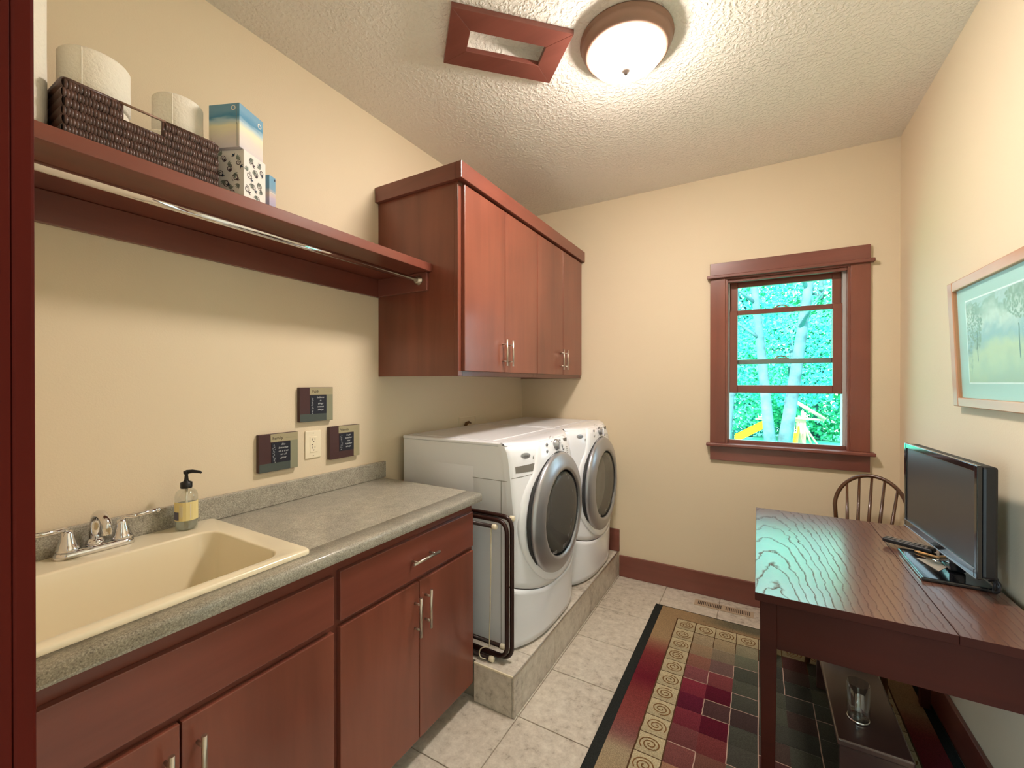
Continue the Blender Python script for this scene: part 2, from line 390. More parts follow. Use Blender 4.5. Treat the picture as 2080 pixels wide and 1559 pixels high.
# ------------------------------------------------------------------ ceiling: diagonal wooden frame and lamp
def ring_frame(bm, a0, b0, a1, b1, z0, z1):
    """mitred frame board quads; returns list of four bmeshes"""
    out = []
    o4 = [(-a0, -b0), (a0, -b0), (a0, b0), (-a0, b0)]; i4 = [(-a1, -b1), (a1, -b1), (a1, b1), (-a1, b1)]
    for k in range(4):
        q = [o4[k], o4[(k+1) % 4], i4[(k+1) % 4], i4[k]]
        m = BM(); lo = [m.verts.new(vp(p[0], p[1], z0)) for p in q]; hi = [m.verts.new(vp(p[0], p[1], z1)) for p in q]
        m.faces.new(lo); m.faces.new(hi[::-1])
        for i in range(4): m.faces.new((lo[i], lo[(i+1) % 4], hi[(i+1) % 4], hi[i]))
        bmesh.ops.bevel(m, geom=[e for e in m.edges], offset=0.0012, segments=1, affect='EDGES')
        out.append(m)
    return out
fr = thing('ceiling_frame', (vc.x, vc.y, ZC-0.02), 'reddish wooden frame set diagonally around a small white ceiling recess', 'ceiling frame')
for m in ring_frame(None, 0.232, 0.137, 0.150, 0.050, ZC-0.020, ZC-0.0005): obj('frame_board', m, M_cherryx, fr)
b = BM()
for k in range(26):
    a = -0.135+0.27*k/25
    p = vp(a+random.uniform(-.003, .003), -0.045+random.uniform(0, .004), ZC-0.006+random.uniform(0, 0.006))
    bmesh.ops.create_icosphere(b, subdivisions=1, radius=random.uniform(.002, .0045), matrix=Matrix.Translation(p))
obj('plaster_crumbs', b, M_white, fr, stuff=True)
LC = (1.232, 1.668)
lamp = thing('ceiling_lamp', (LC[0], LC[1], ZC), 'round flush ceiling lamp with a lit frosted dome and bronze rim', 'lamp')
b = lathe(BM(), [(0.176, ZC-0.001), (0.178, ZC-0.010), (0.168, ZC-0.014), (0.172, ZC-0.026), (0.160, ZC-0.052), (0.146, ZC-0.060), (0.138, ZC-0.056)], (LC[0], LC[1], 0), seg=64, cap1=False)
obj('rim', b, M_bronze, lamp)
pr = [(0.140, ZC-0.054)]
for k in range(1, 11):
    a = pi/2*k/10; pr.append((0.140*cos(a)+0.001, ZC-0.056-0.062*sin(a)))
obj('lamp_shade', lathe(BM(), pr, (LC[0], LC[1], 0), seg=64, cap0=False), M_bulbglass, lamp)
b = lathe(BM(), [(0.012, ZC-0.114), (0.016, ZC-0.121), (0.014, ZC-0.126), (0.008, ZC-0.130), (0.006, ZC-0.136), (0.001, ZC-0.138)], (LC[0], LC[1], 0), seg=20)
obj('finial', b, mat('dark bronze finial', C(52, 44, 38), .8, spec=.1), lamp)

# ------------------------------------------------------------------ tiled platform under the appliances
PX, PY, PZ = 0.806, 1.530, 0.174
pf = thing('tiled_platform', (PX/2, (PY+YB)/2, 0), 'low beige tiled platform with a metal edge under washer and dryer', 'platform')
obj('core', box(0.0, 0.60, 1.553, YB-0.001, 0.0, PZ-0.010), M_grout, pf); obj('core', box(0.601, PX-0.010, PY+0.010, YB-0.001, 0.0, PZ-0.010), M_grout, pf)
xs = [0.0, 0.272, 0.602, PX-0.004]; ys = [PY+0.004, 1.694, 2.032, 2.370, 2.708, YB-0.001]
for i in range(3):
    for j in range(5):
        obj('top_tile', box(xs[i]+.001, xs[i+1]-.001, (ys[j] if i == 2 or j else 1.545)+.001, ys[j+1]-.001, PZ-0.010, PZ-random.uniform(0, .0004), bev=0.001, seg=1), M_tile, pf)
ys2 = [PY, 1.600, 1.938, 2.276, 2.614, 2.952, YB-0.001]
for j in range(6): obj('side_tile', box(PX-0.010, PX-random.uniform(0, .0004), ys2[j]+.001, ys2[j+1]-.001, 0.001, PZ-0.004, bev=0.001, seg=1), M_tile, pf)
xs2 = [0.602, PX-0.011]
for j in range(1): obj('end_tile', box(xs2[j]+.001, xs2[j+1]-.001, PY, PY+0.010, 0.001, PZ-0.004, bev=0.001, seg=1), M_tile, pf)
obj('edge_trim', box(PX-0.005, PX+0.0015, PY-0.001, YB-0.001, PZ-0.006, PZ+0.0015, bev=0.001), M_nickel, pf, label='silver metal edge strip')
obj('edge_trim', box(0.603, PX-0.005, PY-0.0015, PY+0.005, PZ-0.006, PZ+0.0015, bev=0.001), M_cap, pf)

# ------------------------------------------------------------------ cabinets
def bar_handle(parent, x, y0, y1, z0, z1, r=0.0055):
    """bar pull standing off the face at x; along y if y0 != y1 else along z"""
    b = BM(); xo = x+0.030
    if y0 != y1:
        tube(b, [(xo, y0, z0), (xo, y1, z0)], r, 12); L = y1-y0
        for yy in (y0+L*0.16, y1-L*0.16): tube(b, [(x-0.001, yy, z0), (xo, yy, z0)], r*0.75, 10)
    else:
        tube(b, [(xo, y0, z0), (xo, y0, z1)], r, 12); L = z1-z0
        for zz in (z0+L*0.18, z1-L*0.18): tube(b, [(x-0.001, y0, zz), (xo, y0, zz)], r*0.75, 10)
    return obj('handle', b, M_nickel, parent)
FX = 0.582
def base_cab(name, y0, y1, label, side_right=False):
    t = thing(name, (FX/2, (y0+y1)/2, 0), label, 'cabinet')
    b = BM()
    bx(b, 0.005, FX-0.02, y0, y0+0.018, 0.09, 0.872); bx(b, 0.005, FX-0.02, y1-0.018, y1, 0.09, 0.872)
    bx(b, 0.005, FX-0.02, y0+0.018, y1-0.018, 0.09, 0.108); bx(b, 0.005, 0.02, y0+0.018, y1-0.018, 0.108, 0.872)
    bx(b, 0.35, FX-0.075, y0, y1, 0.0, 0.09)
    obj('carcass', b, M_cherry, t)
    b = BM()
    bx(b, FX-0.02, FX, y0, y0+0.03, 0.09, 0.875); bx(b, FX-0.02, FX, y1-0.03, y1, 0.09, 0.875)
    bx(b, FX-0.02, FX, y0+0.03, y1-0.03, 0.810, 0.875); bx(b, FX-0.02, FX, y0+0.03, y1-0.03, 0.66, 0.69); bx(b, FX-0.02, FX, y0+0.03, y1-0.03, 0.09, 0.12)
    obj('face_frame', b, M_cherryy, t)
    obj('toe_kick', box(FX-0.077, FX-0.066, y0, y1, 0.0, 0.09), M_jamb, t)
    return t
D0, D1 = FX+0.0005, FX+0.019
c1 = base_cab('sink_cabinet', 0.082, 0.831, 'cherry base cabinet under the cream sink, two doors below a blank panel')
obj('false_front', box(D0, D1, 0.100, 0.820, 0.687, 0.830, bev=0.002), M_cherryy, c1)
for y0, y1, hy in ((0.100, 0.4335, 0.407), (0.4375, 0.820, 0.467)):
    d = obj('door', box(D0, D1, y0, y1, 0.086, 0.664, bev=0.002), M_cherry, c1)
    bar_handle(d, D1, hy, hy, 0.485, 0.627)
c2 = base_cab('drawer_cabinet', 0.831, 1.541, 'cherry base cabinet with one drawer over two doors beside the washer')
dw = obj('drawer_front', box(D0, D1, 0.842, 1.527, 0.687, 0.836, bev=0.002), M_cherryy, c2)
bar_handle(dw, D1, 1.123, 1.265, 0.757, 0.757)
for y0, y1, hy, hz in ((0.842, 1.1835, 1.160, 0.482), (1.1875, 1.527, 1.216, 0.490)):
    d = obj('door', box(D0, D1, y0, y1, 0.086, 0.668, bev=0.002), M_cherry, c2)
    bar_handle(d, D1, hy, hy, hz, hz+0.142)
# countertop with a cut-out for the sink
SY0, SY1, SX0, SX1 = 0.125, 0.765, 0.024, 0.577
ct = thing('countertop', (0.31, 0.82, 0.876), 'speckled grey laminate countertop with low backsplash around the cream sink', 'countertop')
TOPX, TY0, TY1, TZ0, TZ1 = 0.629, 0.0935, 1.555, 0.876, 0.914
b = BM()
def edge_prof(y):
    pts = [(SX1-0.03, TZ0), (TOPX-0.008, TZ0), (TOPX-0.002, TZ0+0.003), (TOPX, TZ0+0.010), (TOPX, TZ1-0.014)]
    for k in range(1, 6):
        a = pi/2*k/5; pts.append((TOPX-0.012+0.012*cos(a), TZ1-0.012+0.012*sin(a)))
    pts.append((SX1-0.03, TZ1)); return [(x, y, z) for x, z in pts]
A = [b.verts.new(p) for p in edge_prof(TY0)]; B_ = [b.verts.new(p) for p in edge_prof(TY1)]
for i in range(len(A)):
    ff = b.faces.new((A[i], A[(i+1) % len(A)], B_[(i+1) % len(A)], B_[i]))
    ff.smooth = 2 < i < 10
b.faces.new(A); b.faces.new(B_[::-1])
bx(b, 0.001, SX1-0.03, SY1-0.03, TY1, TZ0, TZ1); bx(b, 0.001, SX1-0.03, TY0, SY0+0.03, TZ0, TZ1); bx(b, 0.001, SX0+0.02, SY0+0.03, SY1-0.03, TZ0, TZ1)
obj('top', b, M_lam, ct)
obj('backsplash', box(0.001, 0.022, TY0, 1.572, TZ1+0.0002, 0.997, bev=0.004, seg=3), M_lam, ct)
# sink
def rrect(x0, x1, y0, y1, r, z, n=6):
    out = []
    for cx, cy, a0 in ((x1-r, y1-r, 0), (x0+r, y1-r, pi/2), (x0+r, y0+r, pi), (x1-r, y0+r, 3*pi/2)):
        for k in range(n+1):
            a = a0+pi/2*k/n; out.append((cx+r*cos(a), cy+r*sin(a), z))
    return out
sk = thing('sink', ((SX0+SX1)/2, (SY0+SY1)/2, 0.63), 'deep rectangular cream laundry sink set into the grey countertop', 'sink')
b = BM(); Zr = 0.928
loops = [rrect(SX0, SX1, SY0, SY1, 0.018, 0.9143), rrect(SX0, SX1, SY0, SY1, 0.018, Zr-0.005), rrect(SX0+.005, SX1-.005, SY0+.005, SY1-.005, 0.016, Zr),
         rrect(0.150, 0.546, 0.182, 0.706, 0.055, Zr), rrect(0.156, 0.540, 0.188, 0.700, 0.055, Zr-0.006), rrect(0.175, 0.528, 0.200, 0.680, 0.055, 0.80),
         rrect(0.200, 0.510, 0.225, 0.655, 0.06, 0.66), rrect(0.235, 0.475, 0.26, 0.62, 0.06, 0.642)]
vl = [[b.verts.new(p) for p in lp] for lp in loops]
for a, c in zip(vl, vl[1:]):
    for k in range(len(a)):
        ff = b.faces.new((a[k], a[(k+1) % len(a)], c[(k+1) % len(a)], c[k])); ff.smooth = True
b.faces.new(vl[-1])
o = obj('basin', b, M_sink, sk)
sm = o.modifiers.new('w', 'WEIGHTED_NORMAL'); 
b = lathe(BM(), [(0.030, 0.643), (0.045, 0.643), (0.043, 0.647), (0.030, 0.645)], (0.35, 0.44, 0), seg=24)
obj('drain', b, M_chrome, sk)
# faucet
fa = thing('faucet', (0.062, 0.448, Zr), 'chrome two-handle faucet on the back ledge of the cream sink', 'faucet')
b = BM(); pl = rrect(0.036, 0.088, 0.362, 0.534, 0.025, Zr+0.0005); p2 = rrect(0.038, 0.086, 0.364, 0.532, 0.024, Zr+0.012); p3 = rrect(0.044, 0.080, 0.370, 0.526, 0.018, Zr+0.019)
vl = [[b.verts.new(p) for p in lp] for lp in (pl, p2, p3)]
for a, c in zip(vl, vl[1:]):
    for k in range(len(a)): ff = b.faces.new((a[k], a[(k+1) % len(a)], c[(k+1) % len(a)], c[k])); ff.smooth = True
b.faces.new(vl[0][::-1]); b.faces.new(vl[-1])
obj('base_plate', b, M_chrome, fa)
for yy, sgn in ((0.392, -1), (0.506, 1)):
    b = lathe(BM(), [(0.024, Zr+0.018), (0.025, Zr+0.024), (0.021, Zr+0.030), (0.016, Zr+0.050), (0.012, Zr+0.066), (0.010, Zr+0.071)], (0.062, yy, 0), seg=24)
    h = obj('valve', b, M_chrome, fa)
    b = tube(BM(), bend([(0.062, yy, Zr+0.062), (0.063, yy+sgn*0.004, Zr+0.078), (0.075, yy+sgn*0.022, Zr+0.078), (0.088, yy+sgn*0.078, Zr+0.084)], 0.02, 6), 0.0065, 12)
    bmesh.ops.create_uvsphere(b, u_segments=10, v_segments=8, radius=0.0075, matrix=Matrix.Translation((0.088, yy+sgn*0.078, Zr+0.084)))
    obj('lever', b, M_chrome, h, smooth=True)
b = lathe(BM(), [(0.022, Zr+0.018), (0.020, Zr+0.026), (0.015, Zr+0.034)], (0.058, 0.449, 0), seg=24)
pts = [(0.056, 0.449, Zr+0.03), (0.056, 0.449, Zr+0.07)]
for k in range(1, 10):
    a = pi*k/10; pts.append((0.100-0.044*cos(a), 0.449, Zr+0.074+0.034*sin(a)))
pts += [(0.146, 0.449, Zr+0.058)]
tube(b, pts, [0.013, 0.0125]+[0.011]*9+[0.010], 16)
obj('spout', b, M_chrome, fa, smooth=True)
# soap bottle
sx, sy, sz = 0.080, 0.662, Zr
so = thing('soap_bottle', (sx, sy, sz), 'clear soap bottle with black pump and pale yellow label on sink rim', 'bottle')
b = lathe(BM(), [(0.024, sz+0.0005), (0.029, sz+0.003), (0.0305, sz+0.012), (0.0305, sz+0.108), (0.027, sz+0.122), (0.017, sz+0.130), (0.0135, sz+0.133), (0.0135, sz+0.138)], (sx, sy, 0), seg=32, cap1=False)
obj('bottle_body', b, M_water, so)
obj('liquid_soap', lathe(BM(), [(0.023, sz+0.003), (0.0285, sz+0.012), (0.0285, sz+0.085)], (sx, sy, 0), seg=32), M_liq, so)
def arc_label(a0, a1, z0, z1, r=0.0309, n=10):
    b = BM(); A = []
    for k in range(n+1):
        a = R(a0+(a1-a0)*k/n); A.append((b.verts.new((sx+r*cos(a), sy+r*sin(a), z0)), b.verts.new((sx+r*cos(a), sy+r*sin(a), z1))))
    for p, q in zip(A, A[1:]): b.faces.new((p[0], q[0], q[1], p[1]))
    return b
obj('label_wrap', arc_label(-110, 62, sz+0.033, sz+0.092), M_label, so)
obj('label_panel', arc_label(-108, -62, sz+0.036, sz+0.062, 0.0313), M_label2, so)
lbm = arc_label(-5, 0, sz+0.04, sz+0.085, 0.0313, 2)
for k in range(6): merge(lbm, arc_label(-58+k*3, -57+k*3+1.2, sz+0.042+0.003*(k % 3), sz+0.085-0.004*(k % 2), 0.0312, 1))
obj('label_lines', lbm, M_cap, so)
b = lathe(BM(), [(0.0155, sz+0.133), (0.016, sz+0.136), (0.016, sz+0.151), (0.008, sz+0.155), (0.006, sz+0.160), (0.0045, sz+0.176), (0.008, sz+0.180), (0.008, sz+0.188)], (sx, sy, 0), seg=20)
tube(b, [(sx, sy, sz+0.184), (sx+0.012, sy+0.012, sz+0.186), (sx+0.030, sy+0.026, sz+0.183), (sx+0.033, sy+0.028, sz+0.179)], [0.007, 0.0055, 0.0042, 0.0036], 10)
obj('pump', b, M_blackm, so)
obj('dip_tube', tube(BM(), [(sx, sy, sz+0.008), (sx, sy, sz+0.14)], 0.004, 8), M_cap, so)

# wall cabinets
UY0, UY1, UX, UZ0, UZ1 = 1.540, YB-0.001, 0.508, 1.432, 2.388
uc = thing('wall_cabinet', (UX/2, (UY0+UY1)/2, UZ0), 'long cherry wall cabinet with four flat doors above washer and dryer', 'cabinet')
b = BM(); bx(b, 0.001, UX-0.02, UY0, UY0+0.018, UZ0, 2.335, bev=0.001); bx(b, 0.001, UX-0.02, UY1-0.018, UY1, UZ0, 2.335)
bx(b, 0.001, UX-0.02, UY0+0.018, UY1-0.018, UZ0+0.01, UZ0+0.028); bx(b, 0.001, UX-0.02, UY0+0.018, UY1-0.018, 2.317, 2.335); bx(b, 0.001, 0.012, UY0+.018, UY1-.018, UZ0+.028, 2.317)
obj('carcass', b, M_cherry, uc)
for y0, y1 in ((UY0, UY0+0.036), (UY1-0.03, UY1), (2.28, 2.325)): obj('face_stile', box(UX-0.02, UX, y0, y1, UZ0, 2.335, bev=0.0015), M_cherry, uc)
for z0, z1 in ((UZ0, UZ0+0.035), (2.29, 2.335)):
    for y0, y1 in ((UY0+0.0362, 2.2798), (2.3252, UY1-0.0302)): obj('face_rail', box(UX-0.02, UX-.0003, y0, y1, z0, z1), M_cherryy, uc)
dys = [(1.5665, 1.9215), (1.925, 2.2985), (2.3055, 2.6905), (2.694, 3.045)]
hys = [1.896, 1.957, 2.640, 2.706]
for (y0, y1), hy in zip(dys, hys):
    d = obj('door', box(UX+0.0005, UX+0.019, y0, y1, 1.455, 2.302, bev=0.0025), M_cherry, uc)
    bar_handle(d, UX+0.019, hy, hy, 1.488, 1.625, 0.005)
CRX = UX+0.036
cr = BM(); bx(cr, UX+0.002, CRX, 1.518, UY1, 2.312, UZ1, bev=0.002); 
obj('crown_board', cr, M_cherryy, uc)
obj('crown_return', box(0.001, UX+0.001, 1.518, 1.5395, 2.312, UZ1, bev=0.002), M_cherryx, uc)
obj('crown_cap', box(0.001, UX+0.001, 1.541, UY1, 2.352, 2.37), M_cherryy, uc)

# shelf with hanging rod
sh = thing('shelf', (0.18, 0.8, 1.92), 'long cherry wall shelf with a chrome hanging rod under it', 'shelf')
obj('shelf_board', box(0.001, 0.357, 0.094, 1.539, 1.921, 1.958, bev=0.002), M_cherryy, sh)
obj('wall_cleat', box(0.001, 0.020, 0.094, 1.539, 1.832, 1.9205, bev=0.002), M_cherryy, sh)
obj('end_cleat', box(0.0205, 0.338, 1.521, 1.539, 1.834, 1.9205, bev=0.002), M_cherryx, sh)
obj('end_cleat', box(0.0205, 0.338, 0.094, 0.112, 1.834, 1.9205, bev=0.002), M_cherryx, sh)
rd = obj('hanging_rod', tube(BM(), [(0.293, 0.113, 1.884), (0.293, 1.520, 1.884)], 0.0115, 20), M_chrome, sh, label='chrome rod')
b = lathe(BM(), [(0.022, 1.5205), (0.022, 1.516), (0.016, 1.512), (0.016, 1.500), (0.0125, 1.500)], (0.293, 0, 1.884), axis='y', seg=24)
obj('flange', b, M_nickel, rd)

# ------------------------------------------------------------------ things on the shelf
SZ = 1.9585
def paper_roll(name, x, y, z, r, h, label, group=None):
    t = thing(name, (x, y, z), label, 'paper roll', group or 'paper rolls on the shelf')
    b = lathe(BM(), [(0.02, 0.0005), (r-0.004, 0.0005), (r, 0.005), (r+0.0006, h*0.3), (r-0.0004, h*0.62), (r, h-0.006), (r-0.004, h-0.0005), (0.0205, h-0.0005), (0.0205, 0.0015)], (x, y, z), seg=40, cap0=False, cap1=False)
    obj('paper', b, M_paper, t)
    obj('core', lathe(BM(), [(0.0200, 0.001), (0.0200, h-0.002), (0.0188, h-0.002), (0.0188, 0.001)], (x, y, z), seg=20, cap0=False, cap1=False), M_paper2, t)
    b = BM(); a = R(-35)
    bx(b, x+r*cos(a)-0.001, x+r*cos(a)+0.0022, y+r*sin(a)-0.001, y+r*sin(a)+0.001, z+0.006, z+h-0.006)
    obj('sheet_edge', b, M_paper, t)
    return t
paper_roll('paper_towel_roll', 0.258, 0.2465, SZ, 0.066, 0.325, 'tall white paper towel roll standing at the left end of the shelf')
# basket: x 0.07..0.34, y 0.298..0.637, z SZ..2.09
BX0, BX1, BY0, BY1, BZ0, BZ1 = 0.070, 0.338, 0.3165, 0.640, SZ, 2.088
bk = thing('wicker_basket', ((BX0+BX1)/2, (BY0+BY1)/2, SZ), 'dark brown wicker basket with a metal handle bar on the shelf', 'basket')
HY0, HY1, HZ0, HZ1 = 0.424, 0.508, 2.046, 2.083
TAP = 0.010
b = BM(); th = 0.006
def wallbox(x0, x1, y0, y1, z0, z1): bx(b, x0, x1, y0, y1, z0, z1)
wallbox(BX0+.01, BX1-.01, BY0+.01, BY1-.01, BZ0+.001, BZ0+.006)
wallbox(BX0+.006, BX0+.012, BY0+.006, BY1-.006, BZ0+.002, BZ1-.004)
wallbox(BX0+.012, BX1-.012, BY0+.006, BY0+.012, BZ0+.002, BZ1-.004); wallbox(BX0+.012, BX1-.012, BY1-.012, BY1-.006, BZ0+.002, BZ1-.004)
wallbox(BX1-.012, BX1-.006, BY0+.006, HY0, BZ0+.002, BZ1-.004); wallbox(BX1-.012, BX1-.006, HY1, BY1-.006, BZ0+.002, BZ1-.004); wallbox(BX1-.012, BX1-.006, HY0, HY1, BZ0+.002, HZ0)
obj('basket_body', b, M_wicker2, bk)
b = BM(); ROWS = 6; rh = (BZ1-BZ0-0.008)/ROWS
def strand(p0, nrm, zc, h, wd):
    # one bulging wicker strand, 6 sided
    n = Vector(nrm); s = Vector((-n.y, n.x, 0)); P = Vector(p0); up = Vector((0, 0, 1))
    prof = [(-.5, 0.0, .5), (-.28, .8, 1), (.0, 1.0, 1), (.28, .8, 1), (.5, 0.0, .5)]
    rows = []
    for a, o_, wv in prof:
        q = P+up*(a*h)+n*(o_*0.0042)
        rows.append([b.verts.new(q-s*wd*.5*wv), b.verts.new(q+n*0.0018), b.verts.new(q+s*wd*.5*wv)])
    for A, B2 in zip(rows, rows[1:]):
        for k in range(2): ff = b.faces.new((A[k], A[k+1], B2[k+1], B2[k])); ff.smooth = True
for rr in range(ROWS):
    zc = BZ0+0.004+rh*(rr+.5)
    n = 52
    for k in range(n):
        y = BY0+.004+(BY1-BY0-.008)*(k+.5+(rr % 2)*.5)/n + random.uniform(-.0006, .0006)
        if y > BY1-.003: continue
        if HY0-.002 < y < HY1+.002 and zc+rh*.3 > HZ0: continue
        strand((BX1-.006, y, zc+random.uniform(-.0008, .0008)), (1, 0, 0), zc, rh*1.12, 0.0058)
    for k in range(42):
        x = BX0+.004+(BX1-BX0-.008)*(k+.5+(rr % 2)*.5)/42
        if x > BX1-.003: continue
        strand((x, BY0+.006, zc), (0, -1, 0), zc, rh*1.12, 0.0058); strand((x, BY1-.006, zc), (0, 1, 0), zc, rh*1.12, 0.0058)
obj('weave', b, M_wicker, bk, stuff=True)
b = BM()
rim = [(BX1-.008, HY0, BZ1-.003), (BX1-.006, BY0+.006, BZ1-.003), (BX0+.008, BY0+.006, BZ1-.003), (BX0+.008, BY1-.006, BZ1-.003), (BX1-.006, BY1-.006, BZ1-.003), (BX1-.008, HY1, BZ1-.003)]
tube(b, bend(rim, 0.012, 4), 0.0048, 8)
tube(b, [(BX1-.008, HY0-.002, HZ0-.002), (BX1-.008, HY1+.002, HZ0-.002)], 0.004, 8)
for yy in (HY0, HY1): tube(b, [(BX1-.008, yy, HZ0-.002), (BX1-.008, yy, BZ1-.002)], 0.004, 8)
obj('basket_rim', b, M_wicker, bk)
obj('handle_bar', tube(BM(), [(BX1-.005, HY0-.004, BZ1-.002), (BX1-.005, HY1+.004, BZ1-.002)], 0.0032, 10), M_bronze, bk)
paper_roll('toilet_roll', 0.200, 0.412, SZ+0.0065, 0.066, 0.142, 'lower roll of the left pair in the basket, seen through its handle opening')
paper_roll('toilet_roll', 0.200, 0.412, SZ+0.149, 0.069, 0.116, 'large white paper roll standing highest in the left of the basket')
paper_roll('toilet_roll', 0.200, 0.570, SZ+0.0065, 0.055, 0.142, 'white paper roll low in the basket right behind the handle opening')
paper_roll('toilet_roll', 0.205, 0.592, SZ+0.149, 0.060, 0.112, 'smaller white paper roll standing in the right of the basket')
# tissue boxes
def tissue_mat(name, stops):
    m = bpy.data.materials.new(name); t, bs = nb(m); L = t.links.new
    tc = t.nodes.new('ShaderNodeTexCoord'); sp = t.nodes.new('ShaderNodeSeparateXYZ'); n = t.nodes.new('ShaderNodeTexNoise'); n.inputs['Scale'].default_value = 14
    ma = t.nodes.new('ShaderNodeMath'); ma.operation = 'MULTIPLY_ADD'; ma.inputs[1].default_value = 0.25
    mp = t.nodes.new('ShaderNodeMapping'); mp.inputs['Scale'].default_value = (1, 1, 3)
    r = t.nodes.new('ShaderNodeValToRGB'); els = r.color_ramp.elements
    els[0].position = stops[0][0]; els[0].color = stops[0][1]; els[1].position = stops[-1][0]; els[1].color = stops[-1][1]
    for p, c in stops[1:-1]: e = els.new(p); e.color = c
    L(tc.outputs['Generated'], sp.inputs[0]); L(tc.outputs['Object'], mp.inputs[0]); L(mp.outputs[0], n.inputs['Vector'])
    L(n.outputs['Fac'], ma.inputs[0]); L(sp.outputs['Z'], ma.inputs[2]); L(ma.outputs[0], r.inputs['Fac']); L(r.outputs[0], bs.inputs['Base Color'])
    bs.inputs['Roughness'].default_value = 0.45
    return m
M_tb1 = tissue_mat('sea and sand print', [(0.12, C(214, 204, 208)), (0.38, C(226, 216, 206)), (0.60, C(238, 232, 200)), (0.76, C(170, 200, 214)), (0.84, C(64, 138, 178)), (1.0, C(110, 160, 190))])
M_tb2 = mat('white printed carton', C(232, 228, 222), 0.5)
M_tb3 = tissue_mat('lilac and blue print', [(0.1, C(150, 160, 190)), (0.5, C(190, 176, 196)), (0.62, C(210, 190, 180)), (0.8, C(120, 160, 186)), (1.1, C(110, 160, 190))])
M_ink = mat('dark plum ink', C(78, 60, 68), 0.6); M_inkg = mat('grey green ink', C(140, 148, 138), 0.6); M_inkb = mat('dark blue ink', C(38, 60, 84), 0.6)
TR = R(22.4)
# local frame of a box: near corner at the origin, x from -w to 0, y from 0 to d
def carton(x, y, z, w, d, h, m, label):
    t = thing('tissue_box', (x, y, z), label, 'tissue box', 'tissue boxes stacked on the shelf', TR)
    obj('carton', box(-w, 0, 0, d, 0.0003, h, bev=0.0012), m, t, local=True); return t
def curl(b, M, r0, turns, w):
    pts = []; n = 14
    for k in range(n+1):
        a = turns*2*pi*k/n; r = r0*(0.25+0.75*k/n); pts.append(Vector((r*cos(a), r*sin(a), 0)))
    for i in range(n):
        d = (pts[i+1]-pts[i]).normalized(); s = Vector((-d.y, d.x, 0))*w*.5*(0.5+0.5*sin(pi*i/n))
        b.faces.new([b.verts.new(M @ p) for p in (pts[i]-s, pts[i+1]-s, pts[i+1]+s, pts[i]+s)])
def leaf(b, M, l, w):
    pts = [(0, 0, 0), (l*.3, w*.5, 0), (l*.7, w*.42, 0), (l, 0, 0), (l*.7, -w*.42, 0), (l*.3, -w*.5, 0)]
    b.faces.new([b.verts.new(M @ Vector(p)) for p in pts])
def FX_(u, v): return MX(0.0005, u, v)                       # right face
def FY_(u, v): return Matrix(((1, 0, 0, u), (0, 0, -1, -0.0005), (0, 1, 0, v), (0, 0, 0, 1)))   # left face
def disc(b, M, r0, r1, n=18):
    A = [(b.verts.new(M @ Vector((r0*cos(2*pi*k/n), r0*sin(2*pi*k/n), 0))), b.verts.new(M @ Vector((r1*cos(2*pi*k/n), r1*sin(2*pi*k/n), 0)))) for k in range(n)]
    for k in range(n):
        p, q = A[k], A[(k+1) % n]; b.faces.new((p[0], q[0], q[1], p[1]))
LH = 0.1445
lb = carton(0.344, 0.7035, SZ, 0.100, 0.092, LH, M_tb2, 'white tissue box printed with dark curled leaves and flowers, under the blue box')
dk, gr, bl = BM(), BM(), BM()
for F, u0, u1 in ((FX_, .012, .080), (FY_, -.088, -.012)):
    for k in range(24):
        u = u0+(u1-u0)*((k*7) % 24)/23; v = .016+(LH-.03)*((k*5+3) % 24)/23; a = random.uniform(0, 6.28); rot = lambda q: F(u, v) @ Matrix.Rotation(q, 4, 'Z')
        if k % 3 == 0: curl(dk, rot(a), random.uniform(.008, .0125), 1.5, .0026)
        elif k % 3 == 1:
            for q in range(4): leaf(gr, rot(a+q*.45), .016, .005)
        else: leaf(bl if k % 2 else dk, rot(a), .011, .006); leaf(dk, rot(a+.9), .010, .0025); leaf(dk, rot(a-.9), .010, .0025)
for bb, nm, mm in ((dk, 'printed_curls', M_ink), (gr, 'printed_leaves', M_inkg), (bl, 'printed_buds', M_inkb)): obj(nm, bb, mm, lb, local=True, stuff=True)
TZ = SZ+LH+.0005; TH = .131
tb = carton(0.346, 0.690, TZ, 0.102, 0.098, TH, M_tb1, 'blue and cream tissue box stacked on the floral tissue box')
b = BM(); disc(b, FX_(.082, TH-.024), .0050, .0078); obj('logo_print', b, M_white, tb, local=True)
b = BM(); disc(b, FY_(-.020, TH-.014), .0050, .0076); obj('logo_print', b, M_white, tb, local=True)
b = BM(); bx(b, -.011, -.0096, -.0006, 0, TH-.060, TH-.001); bx(b, -.0085, -.0072, -.0006, 0, .002, TH-.060); bx(b, -.011, -.0072, -.0006, 0, TH-.061, TH-.0595)
obj('flap_edge', b, M_inkg, tb, local=True)
t3 = carton(0.300, 0.806, SZ, 0.080, 0.030, .122, M_tb3, 'small lilac blue tissue box half hidden at the right end of the boxes')
obj('printed_line', box(0, .0004, .001, .029, .066, .0675), M_white, t3, local=True)
obj('printed_spot', box(0, .0004, .022, .028, .110, .117), M_inkb, t3, local=True)

